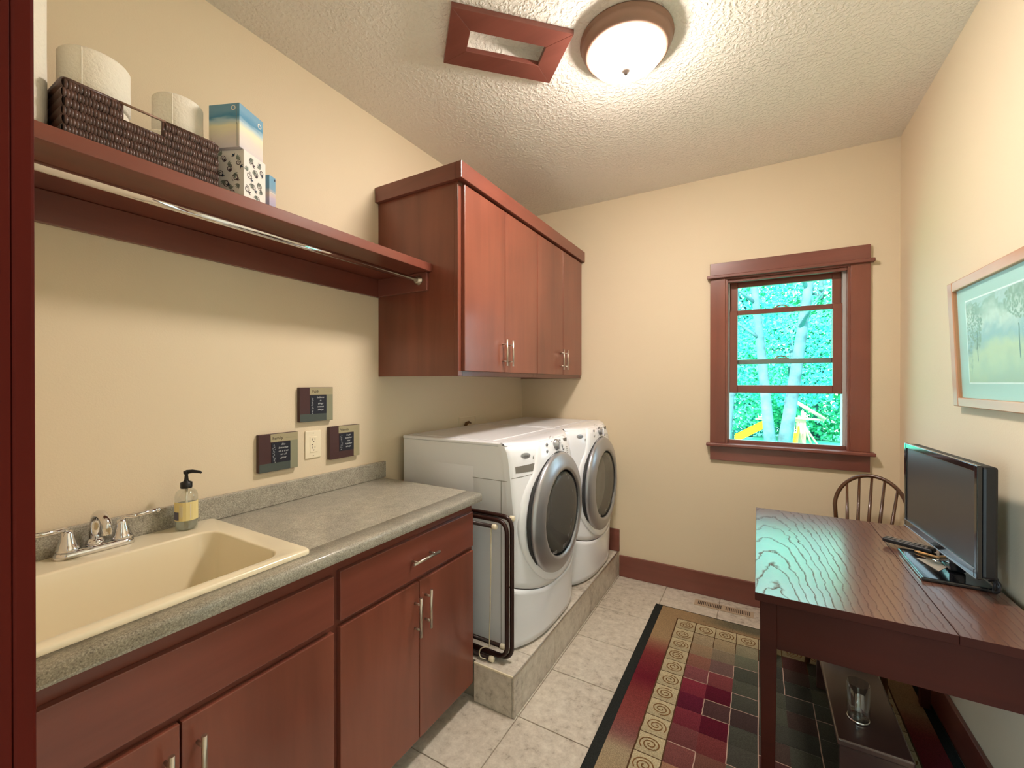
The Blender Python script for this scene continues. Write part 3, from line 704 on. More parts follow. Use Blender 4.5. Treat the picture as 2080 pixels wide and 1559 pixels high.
# ------------------------------------------------------------------ wall plaques and outlet
M_pl1 = mat('dark plum paint', C(72, 46, 46), 0.5); M_pl2 = mat('sage green paint', C(140, 140, 116), 0.5); M_pl3 = mat('slate green paint', C(74, 82, 78), 0.5)
M_pl4 = mat('navy black paint', C(30, 32, 44), 0.45); M_pl5 = mat('khaki paint', C(166, 156, 124), 0.5); M_txt = mat('pale script paint', C(196, 198, 200), 0.5); M_txd = mat('dark lettering', C(60, 48, 40), 0.5)
def plaque(y0, y1, z0, z1, word, lines, label, tint=0):
    x = 0.020
    t = thing('wall_plaque', (0.0, (y0+y1)/2, z0), label, 'plaque', 'word plaques around the outlet')
    h = z1-z0; wd = y1-y0
    obj('block', box(0.001, x, y0, y1, z0, z1, bev=0.0012), M_pl1, t)
    obj('sage_band', box(x-.0005, x+.0006, y0+wd*.79, y1-.001, z0+.001, z1-h*.2), M_pl5 if tint else M_pl2, t)
    obj('top_band', box(x-.0005, x+.0008, y0+wd*.28, y1-.001, z1-h*.22, z1-.001), M_pl5, t)
    obj('bottom_band', box(x-.0005, x+.0006, y0+.001, y0+wd*.79, z0+.001, z0+h*.225), M_pl1 if tint else M_pl3, t)
    obj('text_panel', box(x-.0005, x+.0012, y0+wd*.30, y0+wd*.79, z0+h*.22, z0+h*.76), M_pl4, t)
    obj('lettering', text_bm(word, h*.115, MX(x+.0010, y0+wd*.46, z1-h*.125)), M_txd, t)
    obj('small_lettering', text_bm('~~~~~~~~', h*.06, MX(x+.0010, y0+wd*.80, z1-h*.135)), M_pl2, t)
    b = BM()
    for i, ln in enumerate(lines): merge(b, text_bm(ln, h*.075, MX(x+.0014, y0+wd*.60, z0+h*(.70-.09*i)), shear=.35))
    obj('script', b, M_txt, t)
    b = BM()
    for i in range(16):
        curl(b, MX(x+.0014, y0+wd*(.345+.05*random.random()), z0+h*(.25+.48*i/16)) @ Matrix.Rotation(random.random()*6, 4, 'Z'), .0035, .6, .0012)
    obj('scroll_ornament', b, M_txt, t)
plaque(0.927, 1.087, 1.050, 1.198, 'Family', ['like', 'branches', 'on a tree', 'we all', 'grow'], 'square plaque reading Family, left of the wall outlet')
plaque(1.096, 1.256, 1.234, 1.381, 'Faith', ['believes', 'in', 'things', 'unseen', 'always'], 'square plaque reading Faith, above the wall outlet')
plaque(1.240, 1.404, 1.054, 1.202, 'Friends', ['laugh', 'together', 'stay', 'together', 'always'], 'square plaque reading Friends, right of the wall outlet', 1)
ou = thing('wall_outlet', (0, 1.168, 1.074), 'cream double power outlet between the three small plaques', 'outlet')
obj('cover_plate', box(0.0005, 0.006, 1.130, 1.206, 1.073, 1.193, bev=0.003), M_outlet, ou)
obj('socket_body', box(0.005, 0.0085, 1.151, 1.186, 1.099, 1.167, bev=0.001), M_outlet, ou)
b = BM()
for zc in (1.115, 1.151):
    for yy in (1.162, 1.174): bx(b, 0.0080, 0.0088, yy-.0009, yy+.0009, zc, zc+.009)
    bx(b, 0.0080, 0.0088, 1.1665, 1.1705, zc-.009, zc-.005)
bx(b, 0.0080, 0.0088, 1.158, 1.163, 1.130, 1.134); bx(b, 0.0055, 0.0064, 1.165, 1.171, 1.181, 1.1825); bx(b, 0.0055, 0.0064, 1.165, 1.171, 1.083, 1.0845)
obj('slot', b, M_slot, ou)
# laundry supply box with the brown valve behind the washer
vb = thing('laundry_valve', (0.0, 2.27, 1.12), 'brown valve lever poking up behind the washer at the wall', 'valve')
b = BM(); bx(b, 0.0005, 0.004, 2.215, 2.218, 1.05, 1.175); bx(b, 0.0005, 0.004, 2.218, 2.40, 1.172, 1.175); bx(b, 0.0005, 0.004, 2.397, 2.40, 1.05, 1.172)
obj('box_flange', b, M_outlet, vb)
b = BM(); tube(b, [(0.004, 2.272, 1.105), (0.022, 2.272, 1.135), (0.026, 2.290, 1.141), (0.028, 2.312, 1.132)], [0.009, 0.011, 0.008, 0.004], 10)
obj('valve_lever', b, mat('brown valve plastic', C(110, 74, 36), 0.5), vb)

# ------------------------------------------------------------------ washer and dryer
HWD = 0.343
def fx(u, z):
    """front face x for lateral u (-.343..+.343) and world height z"""
    P = [(0.18, .712), (.30, .718), (.466, .722), (.79, .728), (.935, .712), (1.05, .699), (1.10, .686), (1.124, .655)]
    if z <= P[0][0]: x = P[0][1]
    elif z >= P[-1][0]: x = P[-1][1]
    else:
        for (a, xa), (c, xc) in zip(P, P[1:]):
            if a <= z <= c: x = xa+(xc-xa)*(z-a)/(c-a); break
    return x+0.078*(1-abs(u/HWD)**3.2)
def seam(u): return 0.466-0.062*(1-abs(u/HWD)**2.2)
def front_patch(yc, zlo, zhi, nu=36, nz=24, off=0.0, hole=None, u0=-HWD, u1=HWD):
    b = BM(); G = {}
    for i in range(nu+1):
        u = u0+(u1-u0)*i/nu
        za, zb = (zlo(u) if callable(zlo) else zlo), (zhi(u) if callable(zhi) else zhi)
        for j in range(nz+1):
            z = za+(zb-za)*j/nz
            e = min(1.0, (HWD-abs(u))/0.012)       # rounded vertical corner
            G[i, j] = b.verts.new((fx(u, z)+off-0.006*(1-e)**2, yc+u, z))
    for i in range(nu):
        for j in range(nz):
            vs = (G[i, j], G[i+1, j], G[i+1, j+1], G[i, j+1])
            if hole and all((v.co.y-yc)**2+(v.co.z-hole[0])**2 < hole[1]**2 for v in vs): continue
            f = b.faces.new(vs); f.smooth = True
    # skirt backwards so that the panel has depth
    bound = [e for e in b.edges if len(e.link_faces) == 1 and not (hole and all((v.co.y-yc)**2+(v.co.z-hole[0])**2 < (hole[1]+.03)**2 for v in e.verts))]
    r = bmesh.ops.extrude_edge_only(b, edges=bound)
    for v in [g for g in r['geom'] if isinstance(g, bmesh.types.BMVert)]: v.co.x -= 0.03
    for g in r['geom']:
        if isinstance(g, bmesh.types.BMFace): g.smooth = False
    return b
RZ = 0.740
def surround(yc):
    b = BM(); n = 72; rows = []
    def Rm(a):
        best = 0.330
        dx, dz = cos(a), sin(a)
        if dz > 0:
            # trapezoid up to the top
            poly = [(-.328, 0), (-.178, .372), (.178, .372), (.328, 0)]
            for (x0, z0), (x1, z1) in zip(poly, poly[1:]):
                den = dx*(z1-z0)-dz*(x1-x0)
                if abs(den) < 1e-9: continue
                t = (x0*(z1-z0)-z0*(x1-x0))/den; s = (x0*dz-z0*dx)/den
                if t > 0 and -1e-6 <= s <= 1+1e-6: best = max(best, t)
        return best
    rr = [0, .25, .5, .75, .94, 1.0, 1.0]; oo = [.008, .008, .009, .009, .009, .004, -.004]
    for k in range(n):
        a = 2*pi*k/n; Rk = Rm(a); row = []
        for s, o_ in zip(rr, oo):
            r = 0.235+(Rk-0.235)*s; u, z = r*cos(a), RZ+r*sin(a)
            uu = max(-HWD+.004, min(HWD-.004, u))
            row.append(b.verts.new((fx(uu, z)+o_, yc+uu, z)))
        rows.append(row)
    for k in range(n):
        A, B2 = rows[k], rows[(k+1) % n]
        for i in range(len(rr)-1): f = b.faces.new((A[i], B2[i], B2[i+1], A[i+1])); f.smooth = True
    return b
def appliance(name, y0, label, dryer):
    yc = y0+HWD; Z0 = PZ+0.001; ZT = 1.122
    t = thing(name, (0.37, yc, Z0), label, 'washing machine' if not dryer else 'dryer')
    b = BM(); X0, X1 = 0.046, 0.690
    for yy in (y0+.0015, y0+2*HWD-0.0055):
        v = [(X0, Z0+.02), (0.688, Z0+.02), (0.694, .466), (0.700, .79), (0.684, .935), (0.668, 1.05), (0.655, 1.104), (X0, 1.104)]
        lo = [b.verts.new((x, yy, z)) for x, z in v]; hi = [b.verts.new((x, yy+.004, z)) for x, z in v]
        b.faces.new(lo); b.faces.new(hi[::-1])
        for i in range(len(v)): b.faces.new((lo[i], lo[(i+1) % len(v)], hi[(i+1) % len(v)], hi[i]))
    bx(b, X0, X0+.004, y0+.004, y0+2*HWD-.004, Z0+.02, 1.100); bx(b, X0, 0.68, y0+.004, y0+2*HWD-.004, Z0+.02, Z0+.024)
    obj('cabinet_body', b, M_enamel, t)
    b = BM()
    for xx in (0.12, 0.62):
        for yy in (y0+.06, y0+2*HWD-.06): lathe(b, [(0.018, Z0), (0.018, Z0+.012), (.012, Z0+.022)], (xx, yy, 0), seg=12)
    obj('foot', b, M_darkrub, t)
    # stamped side panel
    if not dryer:
        b = BM(); q = [(0.13, 0.30), (0.50, 0.30), (0.50, 1.00), (0.13, 1.00)]
        o4 = [b.verts.new((x, y0-.0002, z)) for x, z in q]; i4 = [b.verts.new((x+(0.02 if x < .3 else -.02), y0-.0032, z+(.03 if z < .6 else -.03))) for x, z in q]
        for i in range(4): b.faces.new((o4[i], o4[(i+1) % 4], i4[(i+1) % 4], i4[i]))
        b.faces.new(i4); obj('side_embossing', b, M_enamel, t, smooth=True)
    # top with recessed field
    b = BM(); bx(b, X0-.006, 0.660, y0-.0005, y0+2*HWD+.0005, 1.104, ZT, bev=0.006, seg=3)
    tp_ = obj('top_panel', b, M_enamel, t)
    b = BM(); bx(b, X0+.05, 0.585, y0+.045, y0+2*HWD-.045, ZT-.001, ZT+.003, bev=0.0025)
    obj('top_inset', b, M_enamel, tp_)
    obj('front_panel', front_patch(yc, lambda u: seam(u)+.0035, 1.109, hole=(RZ, .222)), M_enamel2, t)
    obj('lower_panel', front_patch(yc, Z0+.012, lambda u: seam(u)-.0015, nz=10), M_enamel2, t)
    # rounded nose joining the top to the console
    b = BM(); rows = []
    for i in range(37):
        u = -HWD+2*HWD*i/36; row = []
        xf, x0_ = fx(u, 1.109), 0.650
        for j in range(7):
            s = j/6; a = pi/2*s
            row.append(b.verts.new((x0_+(xf-x0_)*cos(a)**.9 if j < 6 else x0_, yc+u, 1.109+(ZT+.001-1.109)*sin(a))))
        rows.append(row)
    for A, B2 in zip(rows, rows[1:]):
        for j in range(6): f = b.faces.new((A[j], B2[j], B2[j+1], A[j+1])); f.smooth = True
    obj('console_nose', b, M_enamel2, t)
    obj('seam_line', front_patch(yc, lambda u: seam(u)-.004, lambda u: seam(u)+.005, nz=1, off=-.006), M_darkgap, t)
    obj('door_surround', surround(yc), M_enamel2, t)
    # door
    XB = 0.783
    b = lathe(BM(), [(.296, XB), (.302, XB+.006), (.300, XB+.018), (.289, XB+.028), (.232, XB+.044), (.220, XB+.044), (.213, XB+.034)], (0, yc, RZ), 'x', 72, cap0=False, cap1=False)
    d = obj('door', b, M_silver, t, label='round silver door ring')
    b = lathe(BM(), [(.306, XB-.012), (.306, XB+.004), (.298, XB+.004)], (0, yc, RZ), 'x', 72, cap0=False, cap1=False)
    obj('door_shadow_gap', b, M_darkgap, d)
    b = lathe(BM(), [(.214, XB+.036), (.205, XB+.008), (.200, XB-.030)], (0, yc, RZ), 'x', 64, cap0=False, cap1=False)
    obj('inner_ring', b, M_darkrub, d)
    pr_ = [(.203, XB+.030)]+[(.203*cos(R(a)), XB+.030-.02*0+(.022 if not dryer else .012)*sin(R(a))) for a in (15, 30, 45, 60, 75, 88)]
    obj('door_glass', lathe(BM(), pr_, (0, yc, RZ), 'x', 64, cap0=False), M_doorglass2 if dryer else M_doorglass, d)
    # bowl of the door and the drum behind it
    if not dryer:
        b = lathe(BM(), [(.200, XB-.03), (.185, XB-.06), (.185, .50), (.24, .49), (.24, .16), (.02, .14)], (0, yc, RZ), 'x', 48, cap0=False)
        dr_ = obj('drum', b, M_drum, t)
        for k in range(3):
            a = 2*pi*k/3+.5
            m = box(.18, .46, -.018, .018, .17, .235, bev=.008)
            bmesh.ops.transform(m, matrix=Matrix.Translation((0, yc, RZ)) @ Matrix.Rotation(a, 4, 'X'), verts=m.verts)
            obj('drum_fin', m, M_drum, dr_)
        b = lathe(BM(), [(.196, XB-.005), (.175, XB-.10), (.168, XB-.11)], (0, yc, RZ), 'x', 48, cap0=False, cap1=False)
        obj('gasket', b, M_darkrub, t)
    else:
        b = lathe(BM(), [(.200, XB-.03), (.190, XB-.05), (.17, XB-.062), (.02, XB-.068)], (0, yc, RZ), 'x', 48, cap0=False)
        obj('door_liner', b, mat('warm grey liner', C(190, 184, 172), 0.4), t)
    # controls
    ZK = 1.080
    def on(u, z): return fx(u, z)+0.0095
    xk = on(0, ZK)
    b = BM(); lathe(b, [(.030, xk-.004), (.030, xk+.003), (.024, xk+.008), (.019, xk+.020), (.016, xk+.022)], (0, yc+.0, ZK), 'x', 32)
    k_ = obj('knob', b, M_silver, t)
    obj('knob_grip', box(xk+.018, xk+.030, yc-.0045, yc+.0045, ZK-.022, ZK+.022, bev=.003), M_enamel2, k_)
    for u, z in ((-.100, 1.092), (-.112, 1.062), (.055, 1.094), (.080, 1.050), (.070, 1.066)):
        xx = on(u, z)
        obj('button', lathe(BM(), [(.0085, xx-.003), (.0085, xx+.002), (.006, xx+.0035), (.001, xx+.0035)], (0, yc+u, z), 'x', 20), M_silver, t)
    b = BM()
    for q in range(11):
        a = R(-60+q*30); u, z = .042*sin(a), ZK+.042*cos(a); xx = on(u, z)
        bx(b, xx-.001, xx+.0006, yc+u-.004, yc+u+.004, z-.0012, z+.0012)
    for q in range(5):
        u, z = .135, 1.010+q*.011; xx = on(u, z)
        bx(b, xx-.001, xx+.0005, yc+u-.012, yc+u+.012-.003*(q % 2), z-.001, z+.001)
    obj('dial_marks', b, M_greyp, t)
    b = BM(); bx(b, on(.135, 1.090)-.004, on(.135, 1.090)+.0006, yc+.112, yc+.155, 1.082, 1.101, bev=.001)
    obj('display', b, M_greyp, t)
    # oval badge
    def badge(u, z):
        xx = fx(u, z)+0.002; b = BM(); c = b.verts.new((xx+.004, yc+u, z)); ring = []
        sl_ = (fx(u+.02, z)-fx(u-.02, z))/.04
        for q in range(28):
            a = 2*pi*q/28; du, dz = .027*cos(a), .0125*sin(a); ring.append(b.verts.new((fx(u+du, z+dz)+.001, yc+u+du, z+dz)))
        for q in range(28): f = b.faces.new((c, ring[q], ring[(q+1) % 28])); f.smooth = True
        bd = obj('badge', b, M_silver, t)
        tm = text_bm('Whirlpool', .0095, MX(xx+.0048, yc+u, z))
        for v in tm.verts: v.co.x += sl_*(v.co.y-yc-u)*.6
        obj('badge_lettering', tm, M_greyp, bd)
    badge(-.262 if not dryer else -.262, 1.060) if not dryer else badge(-.258, 1.072)
    b = BM(); xx = fx(-.215, 1.05)
    for q in range(3): bx(b, xx-.001, xx+.0008, yc-.222, yc-.212+.002*q, 1.052-.006*q, 1.055-.006*q)
    obj('model_marking', b, M_greyp, t)
    if not dryer:
        # dispenser drawer with its scooped grip
        b = BM(); prev = None
        for q in range(13):
            a = q/12; u = -.322+.172*a; zt = 1.014+.010*a; zb = .986-.002*a+(.026 if q == 12 else (.008 if q == 11 else 0)); cur = (b.verts.new((fx(u, zt)+.0012, yc+u, zt)), b.verts.new((fx(u, zb)+.0012, yc+u, zb)))
            if prev: b.faces.new((prev[0], cur[0], cur[1], prev[1]))
            prev = cur
        obj('drawer_grip', b, M_greyp, t, label='dark grip recess of the soap drawer')
        b = BM()
        def ln(p, q, w=.0012, n=8):
            for i in range(n):
                a0, a1 = i/n, (i+1)/n; u0, z0 = p[0]+(q[0]-p[0])*a0, p[1]+(q[1]-p[1])*a0; u1, z1 = p[0]+(q[0]-p[0])*a1, p[1]+(q[1]-p[1])*a1
                b.faces.new([b.verts.new((fx(u0, z0)+.0008, yc+u0, z0-w)), b.verts.new((fx(u1, z1)+.0008, yc+u1, z1-w)), b.verts.new((fx(u1, z1)+.0008, yc+u1, z1+w)), b.verts.new((fx(u0, z0)+.0008, yc+u0, z0+w))])
        ln((-.342, .963), (-.19, .975)); obj('drawer_seam', b, M_greyp, t)
        b = BM(); bx(b, .40, .690, y0-.0008, y0+.001, .9465, .9485); bx(b, .655, .657, y0-.0008, y0+.001, .20, .9465)
        obj('side_seam', b, M_greyp, t)
    return t
appliance('washing_machine', 1.672, 'white front-loading washer with silver round door, next to the countertop', False)
appliance('clothes_dryer', 2.372, 'white front-loading dryer with silver round door, in the corner by the back wall', True)

# ------------------------------------------------------------------ folded drying rack
rk = thing('drying_rack', (0.5, 1.60, PZ), 'folded dark brown tubular drying rack with cream caps beside the washer', 'drying rack')
def U(y, x1, zt, zb, r=.0095):
    b = tube(BM(), bend([(0.12, y, zt), (x1, y, zt), (x1, y, zb), (0.12, y, zb)], 0.055, 8), r, 14); return b
obj('frame_tube', U(1.606, 0.752, 0.812, 0.190), M_rack, rk); obj('frame_tube', U(1.586, 0.738, 0.796, 0.200), M_rack, rk)
for y, z, x1 in ((1.626, 0.800, 0.735), (1.576, 0.768, 0.676), (1.622, 0.220, 0.690), (1.570, 0.186, 0.664)):
    rt = obj('rail', tube(BM(), [(0.12, y, z), (x1, y, z)], 0.0085, 12), M_rack, rk)
    b = BM(); lathe(b, [(0.011, x1-.006), (0.0125, x1), (0.0125, x1+.014), (0.008, x1+.018)], (0, y, z), 'x', 18)
    obj('end_cap', b, M_cap, rt)
obj('brace', tube(BM(), [(0.2, 1.596, .80), (0.2, 1.596, .20)], 0.007, 10), M_rack, rk)
pts = [(0.668, 1.568, 0.762), (0.667, 1.568, .6), (0.663, 1.568, .4), (0.659, 1.567, .235), (0.640, 1.562, .236), (0.618, 1.558, .222), (0.612, 1.556, .20), (0.622, 1.556, .172+.012), (0.648, 1.556, .186)]
obj('cord', tube(BM(), bend(pts, .02, 4), .0026, 8), M_cord, rk)

# ------------------------------------------------------------------ floor register
rg = thing('floor_register', (1.497, 2.937, 0), 'tan metal floor vent near the back baseboard', 'vent')
obj('vent_plate', box(1.333, 1.662, 2.898, 2.972, 0.0002, 0.004, bev=0.0015), mat('tan register paint', C(178, 158, 134), 0.4), rg)
b = BM()
for k in range(30):
    if 14 <= k <= 15: continue
    x = 1.352+0.0098*k+.002; bx(b, x, x+.0052, 2.912, 2.958, 0.0036, 0.0044)
obj('vent_slots', b, M_slot, rg, stuff=True)

# ------------------------------------------------------------------ rug
def rug_mat():
    m = bpy.data.materials.new('woven rug'); t, bs = nb(m); L = t.links.new
    a = t.nodes.new('ShaderNodeVertexColor'); a.layer_name = 'Col'
    tc = t.nodes.new('ShaderNodeTexCoord'); n = t.nodes.new('ShaderNodeTexNoise'); n.inputs['Scale'].default_value = 420; n.inputs['Detail'].default_value = 2
    mr = t.nodes.new('ShaderNodeMapRange'); mr.inputs[1].default_value = .3; mr.inputs[2].default_value = .7; mr.inputs[3].default_value = .62; mr.inputs[4].default_value = 1.3
    mx = t.nodes.new('ShaderNodeMix'); mx.data_type = 'RGBA'; mx.blend_type = 'MULTIPLY'; mx.inputs[0].default_value = 1
    L(tc.outputs['Object'], n.inputs['Vector']); L(n.outputs['Fac'], mr.inputs[0]); L(a.outputs[0], mx.inputs[6]); L(mr.outputs[0], mx.inputs[7]); L(mx.outputs[2], bs.inputs['Base Color'])
    bu = t.nodes.new('ShaderNodeBump'); bu.inputs['Strength'].default_value = .4; bu.inputs['Distance'].default_value = .002
    L(n.outputs['Fac'], bu.inputs['Height']); L(bu.outputs[0], bs.inputs['Normal']); bs.inputs['Roughness'].default_value = .95; bs.inputs['Specular IOR Level'].default_value = .1
    return m
M_rug = rug_mat()
RX0, RX1, RY0, RY1 = 1.126, 2.334, 0.95, 2.776
rug = thing('area_rug', ((RX0+RX1)/2, (RY0+RY1)/2, 0), 'patchwork rug with black edge, red to ochre border and spiral squares', 'rug')
RT = 0.0085
PXs = [1.274+0.1029*k for k in range(10)]       # 9 columns 1.274..2.200
PYs = [2.660-0.1033*k for k in range(16)]       # downwards
def mixc(a, c, s): return tuple(a[i]+(c[i]-a[i])*s for i in range(3))
OCH, RED, CRM, MAU, OLV, GRN, TAN = (172, 138, 96), (140, 52, 50), (118, 24, 40), (140, 84, 78), (112, 106, 82), (78, 80, 68), (172, 150, 116)
def band_col(x, y):
    # colour runs along the border, ochre in the corners, crimson in the middle, and on again
    if y > 2.665:
        s = min(1, max(0, (x-1.35)/.22)); return mixc(OCH, OLV, s)
    k = [(2.70, OCH), (2.42, OCH), (2.26, RED), (2.05, CRM), (1.95, RED), (1.78, (146, 66, 60)), (1.68, MAU), (1.60, TAN), (1.30, OCH), (1.1, RED), (.9, CRM)]
    for (ya, ca), (yb, cb) in zip(k, k[1:]):
        if yb <= y <= ya: return mixc(ca, cb, (ya-y)/(ya-yb))
    return OCH
cellc = {(0, 1): TAN, (0, 2): (160, 130, 98), (0, 3): (150, 96, 78), (0, 4): (140, 74, 76), (0, 5): (140, 42, 58), (0, 6): (104, 24, 48), (0, 7): (128, 42, 54), (0, 8): (120, 60, 60), (0, 9): (130, 70, 66), (0, 10): (160, 112, 84), (0, 11): (152, 100, 78), (0, 12): TAN,
         (1, 1): (170, 148, 112), (1, 2): (140, 122, 98), (1, 3): (122, 90, 84), (1, 4): (138, 62, 64), (1, 5): (100, 20, 40), (1, 6): (86, 54, 54), (1, 7): (98, 18, 38), (1, 8): (124, 52, 52), (1, 9): (118, 72, 60), (1, 10): (110, 80, 66), (1, 11): (140, 60, 58), (1, 12): (150, 120, 90),
         (2, 1): (150, 142, 112), (2, 2): (112, 114, 92), (2, 3): (80, 82, 70), (2, 4): (84, 86, 72), (2, 5): (76, 76, 66), (2, 6): (72, 54, 52), (2, 7): (74, 74, 64), (2, 8): (74, 72, 64), (2, 9): (92, 96, 82), (2, 10): (88, 92, 78), (2, 11): (86, 80, 70), (2, 12): (100, 96, 76)}
def dull(c):
    g = .3*c[0]+.55*c[1]+.15*c[2]; return tuple((v*.84+g*.16)*.90 for v in c)
def setcol(b, faces, fn):
    L = b.loops.layers.float_color['Col'] if 'Col' in b.loops.layers.float_color else b.loops.layers.float_color.new('Col')
    for f in faces:
        for lp in f.loops:
            c = fn(lp.vert.co.x, lp.vert.co.y); c = dull(c); lp[L] = (lin(c[0]), lin(c[1]), lin(c[2]), 1)
def quad(b, x0, x1, y0, y1, z): return b.faces.new([b.verts.new(p) for p in ((x0, y0, z), (x1, y0, z), (x1, y1, z), (x0, y1, z))])
b = BM(); b.loops.layers.float_color.new('Col'); fs = [quad(b, 0, 0, 0, 0, 0)]; bmesh.ops.delete(b, geom=fs, context='FACES')
bx(b, RX0, 1.170, RY0, RY1, 0.0005, RT, bev=.002); bx(b, 2.297, RX1, RY0, RY1, 0.0005, RT, bev=.002); bx(b, 1.170, 2.297, RY1-.008, RY1, 0.0005, RT, bev=.002); bx(b, 1.170, 2.297, RY0, RY0+.045, 0.0005, RT, bev=.002)
setcol(b, b.faces, lambda x, y: (46, 48, 46)); obj('black_edging', b, M_rug, rug)
b = BM(); b.loops.layers.float_color.new('Col')
def gridband(x0, x1, y0, y1, nx, ny):
    for i in range(nx):
        for j in range(ny): quad(b, x0+(x1-x0)*i/nx, x0+(x1-x0)*(i+1)/nx, y0+(y1-y0)*j/ny, y0+(y1-y0)*(j+1)/ny, RT)
gridband(1.170, 1.274, RY0+.045, RY1-.008, 2, 90); gridband(2.200, 2.297, RY0+.045, RY1-.008, 2, 90); gridband(1.274, 2.200, 2.660, RY1-.008, 40, 2)
bmesh.ops.remove_doubles(b, verts=b.verts, dist=1e-5)
setcol(b, b.faces, band_col); obj('border_band', b, M_rug, rug)
b = BM(); b.loops.layers.float_color.new('Col')
Lc = b.loops.layers.float_color['Col']
spots = []
for i in range(9):
    for j in range(15):
        x0, x1, y1, y0 = PXs[i], PXs[i+1], PYs[j], PYs[j+1]
        y0 = max(y0, RY0+.046)
        sp_ = (i in (0, 8) or j == 0)
        if sp_: c = (196, 178, 136); c = mixc(c, (150, 142, 112), .5 if (j == 0 and i > 3) else 0.0); spots.append(((x0+x1)/2, (PYs[j]+PYs[j+1])/2))
        else:
            key = (i-1, j)
            c = cellc.get(key)
            if c is None:
                c = random.choice([(74, 76, 66), (82, 84, 70), (70, 70, 62), (76, 60, 54), (66, 68, 60), (94, 96, 80), (84, 50, 48)])
        z = RT+random.uniform(0, .0006); c = dull(c)
        f = quad(b, x0, x1, y0, y1, z)
        for lp in f.loops:
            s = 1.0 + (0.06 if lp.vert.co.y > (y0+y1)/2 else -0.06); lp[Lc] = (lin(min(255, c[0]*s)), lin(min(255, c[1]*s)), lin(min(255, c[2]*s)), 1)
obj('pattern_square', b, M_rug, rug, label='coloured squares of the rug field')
M_line = mat('dark brown rug line', C(82, 58, 40), .95, spec=.1); M_line2 = mat('pale pink rug line', C(176, 148, 134), .95, spec=.1)
b = BM()
def ribbon(b, pts, w, z):
    for p, q in zip(pts, pts[1:]):
        d = Vector((q[0]-p[0], q[1]-p[1], 0)); d.normalize(); s = Vector((-d.y, d.x, 0))*w/2
        P, Q = Vector((p[0], p[1], z)), Vector((q[0], q[1], z))
        b.faces.new([b.verts.new(v) for v in (P-s, Q-s, Q+s, P+s)])
for cx_, cy_ in spots:
    a0 = random.choice((0, pi/2, pi, -pi/2))+random.uniform(-.5, .5); sg = random.choice((-1, 1)); pts = []
    for k in range(33):
        a = a0+sg*2.3*2*pi*k/32; r = .005+.031*k/32; pts.append((cx_+1.15*r*cos(a), cy_+r*sin(a)))
    ribbon(b, pts, .0048, RT+.0012)
obj('spiral_motif', b, mat('brown spiral yarn', C(120, 88, 56), .95, spec=.1), rug, stuff=True)
b = BM(); zz = RT+.0011
def wob(p, q, n=6):
    return [(p[0]+(q[0]-p[0])*k/n+random.uniform(-.0012, .0012), p[1]+(q[1]-p[1])*k/n+random.uniform(-.0012, .0012)) for k in range(n+1)]
ribbon(b, wob((PXs[0], PYs[0]), (PXs[0], RY0+.05), 60), .006, zz); ribbon(b, wob((PXs[1], PYs[0]), (PXs[1], RY0+.05), 60), .005, zz)
ribbon(b, wob((PXs[0], PYs[0]), (PXs[9], PYs[0]), 40), .004, zz); ribbon(b, wob((PXs[1], PYs[1]), (PXs[8], PYs[1]), 40), .004, zz)
for j in range(1, 15): ribbon(b, wob((PXs[0], PYs[j]), (PXs[1], PYs[j])), .003, zz); ribbon(b, wob((PXs[8], PYs[j]), (PXs[9], PYs[j])), .003, zz)
for i in range(2, 9): ribbon(b, wob((PXs[i], PYs[0]), (PXs[i], PYs[2])), .0034, zz)
ribbon(b, wob((PXs[8], PYs[0]), (PXs[8], RY0+.05), 60), .005, zz); ribbon(b, wob((PXs[9], PYs[0]), (PXs[9], RY0+.05), 60), .006, zz)
obj('dark_outline', b, M_line, rug, stuff=True)
b = BM()
def PL(*ij): ribbon(b, [q for p, r in zip(ij, ij[1:]) for q in wob((PXs[p[0]], PYs[p[1]]), (PXs[r[0]], PYs[r[1]]))], .0036, zz)
PL((1, 5), (2, 5), (2, 4), (3, 4), (3, 3), (4, 3)); PL((3, 5), (4, 5)); PL((2, 7), (2, 6), (3, 6), (3, 5)); PL((2, 7), (3, 7), (3, 6)); PL((3, 6), (4, 6)); PL((3, 7), (3, 9), (4, 9), (4, 11))
PL((1, 9), (2, 9), (2, 10), (3, 10)); PL((2, 10), (2, 11), (3, 11)); PL((4, 2), (4, 9)); PL((5, 2), (5, 4), (6, 4), (6, 8)); PL((6, 5), (7, 5), (7, 9)); PL((4, 8), (5, 8), (5, 12)); PL((1, 12), (3, 12))
obj('pale_outline', b, M_line2, rug, stuff=True)

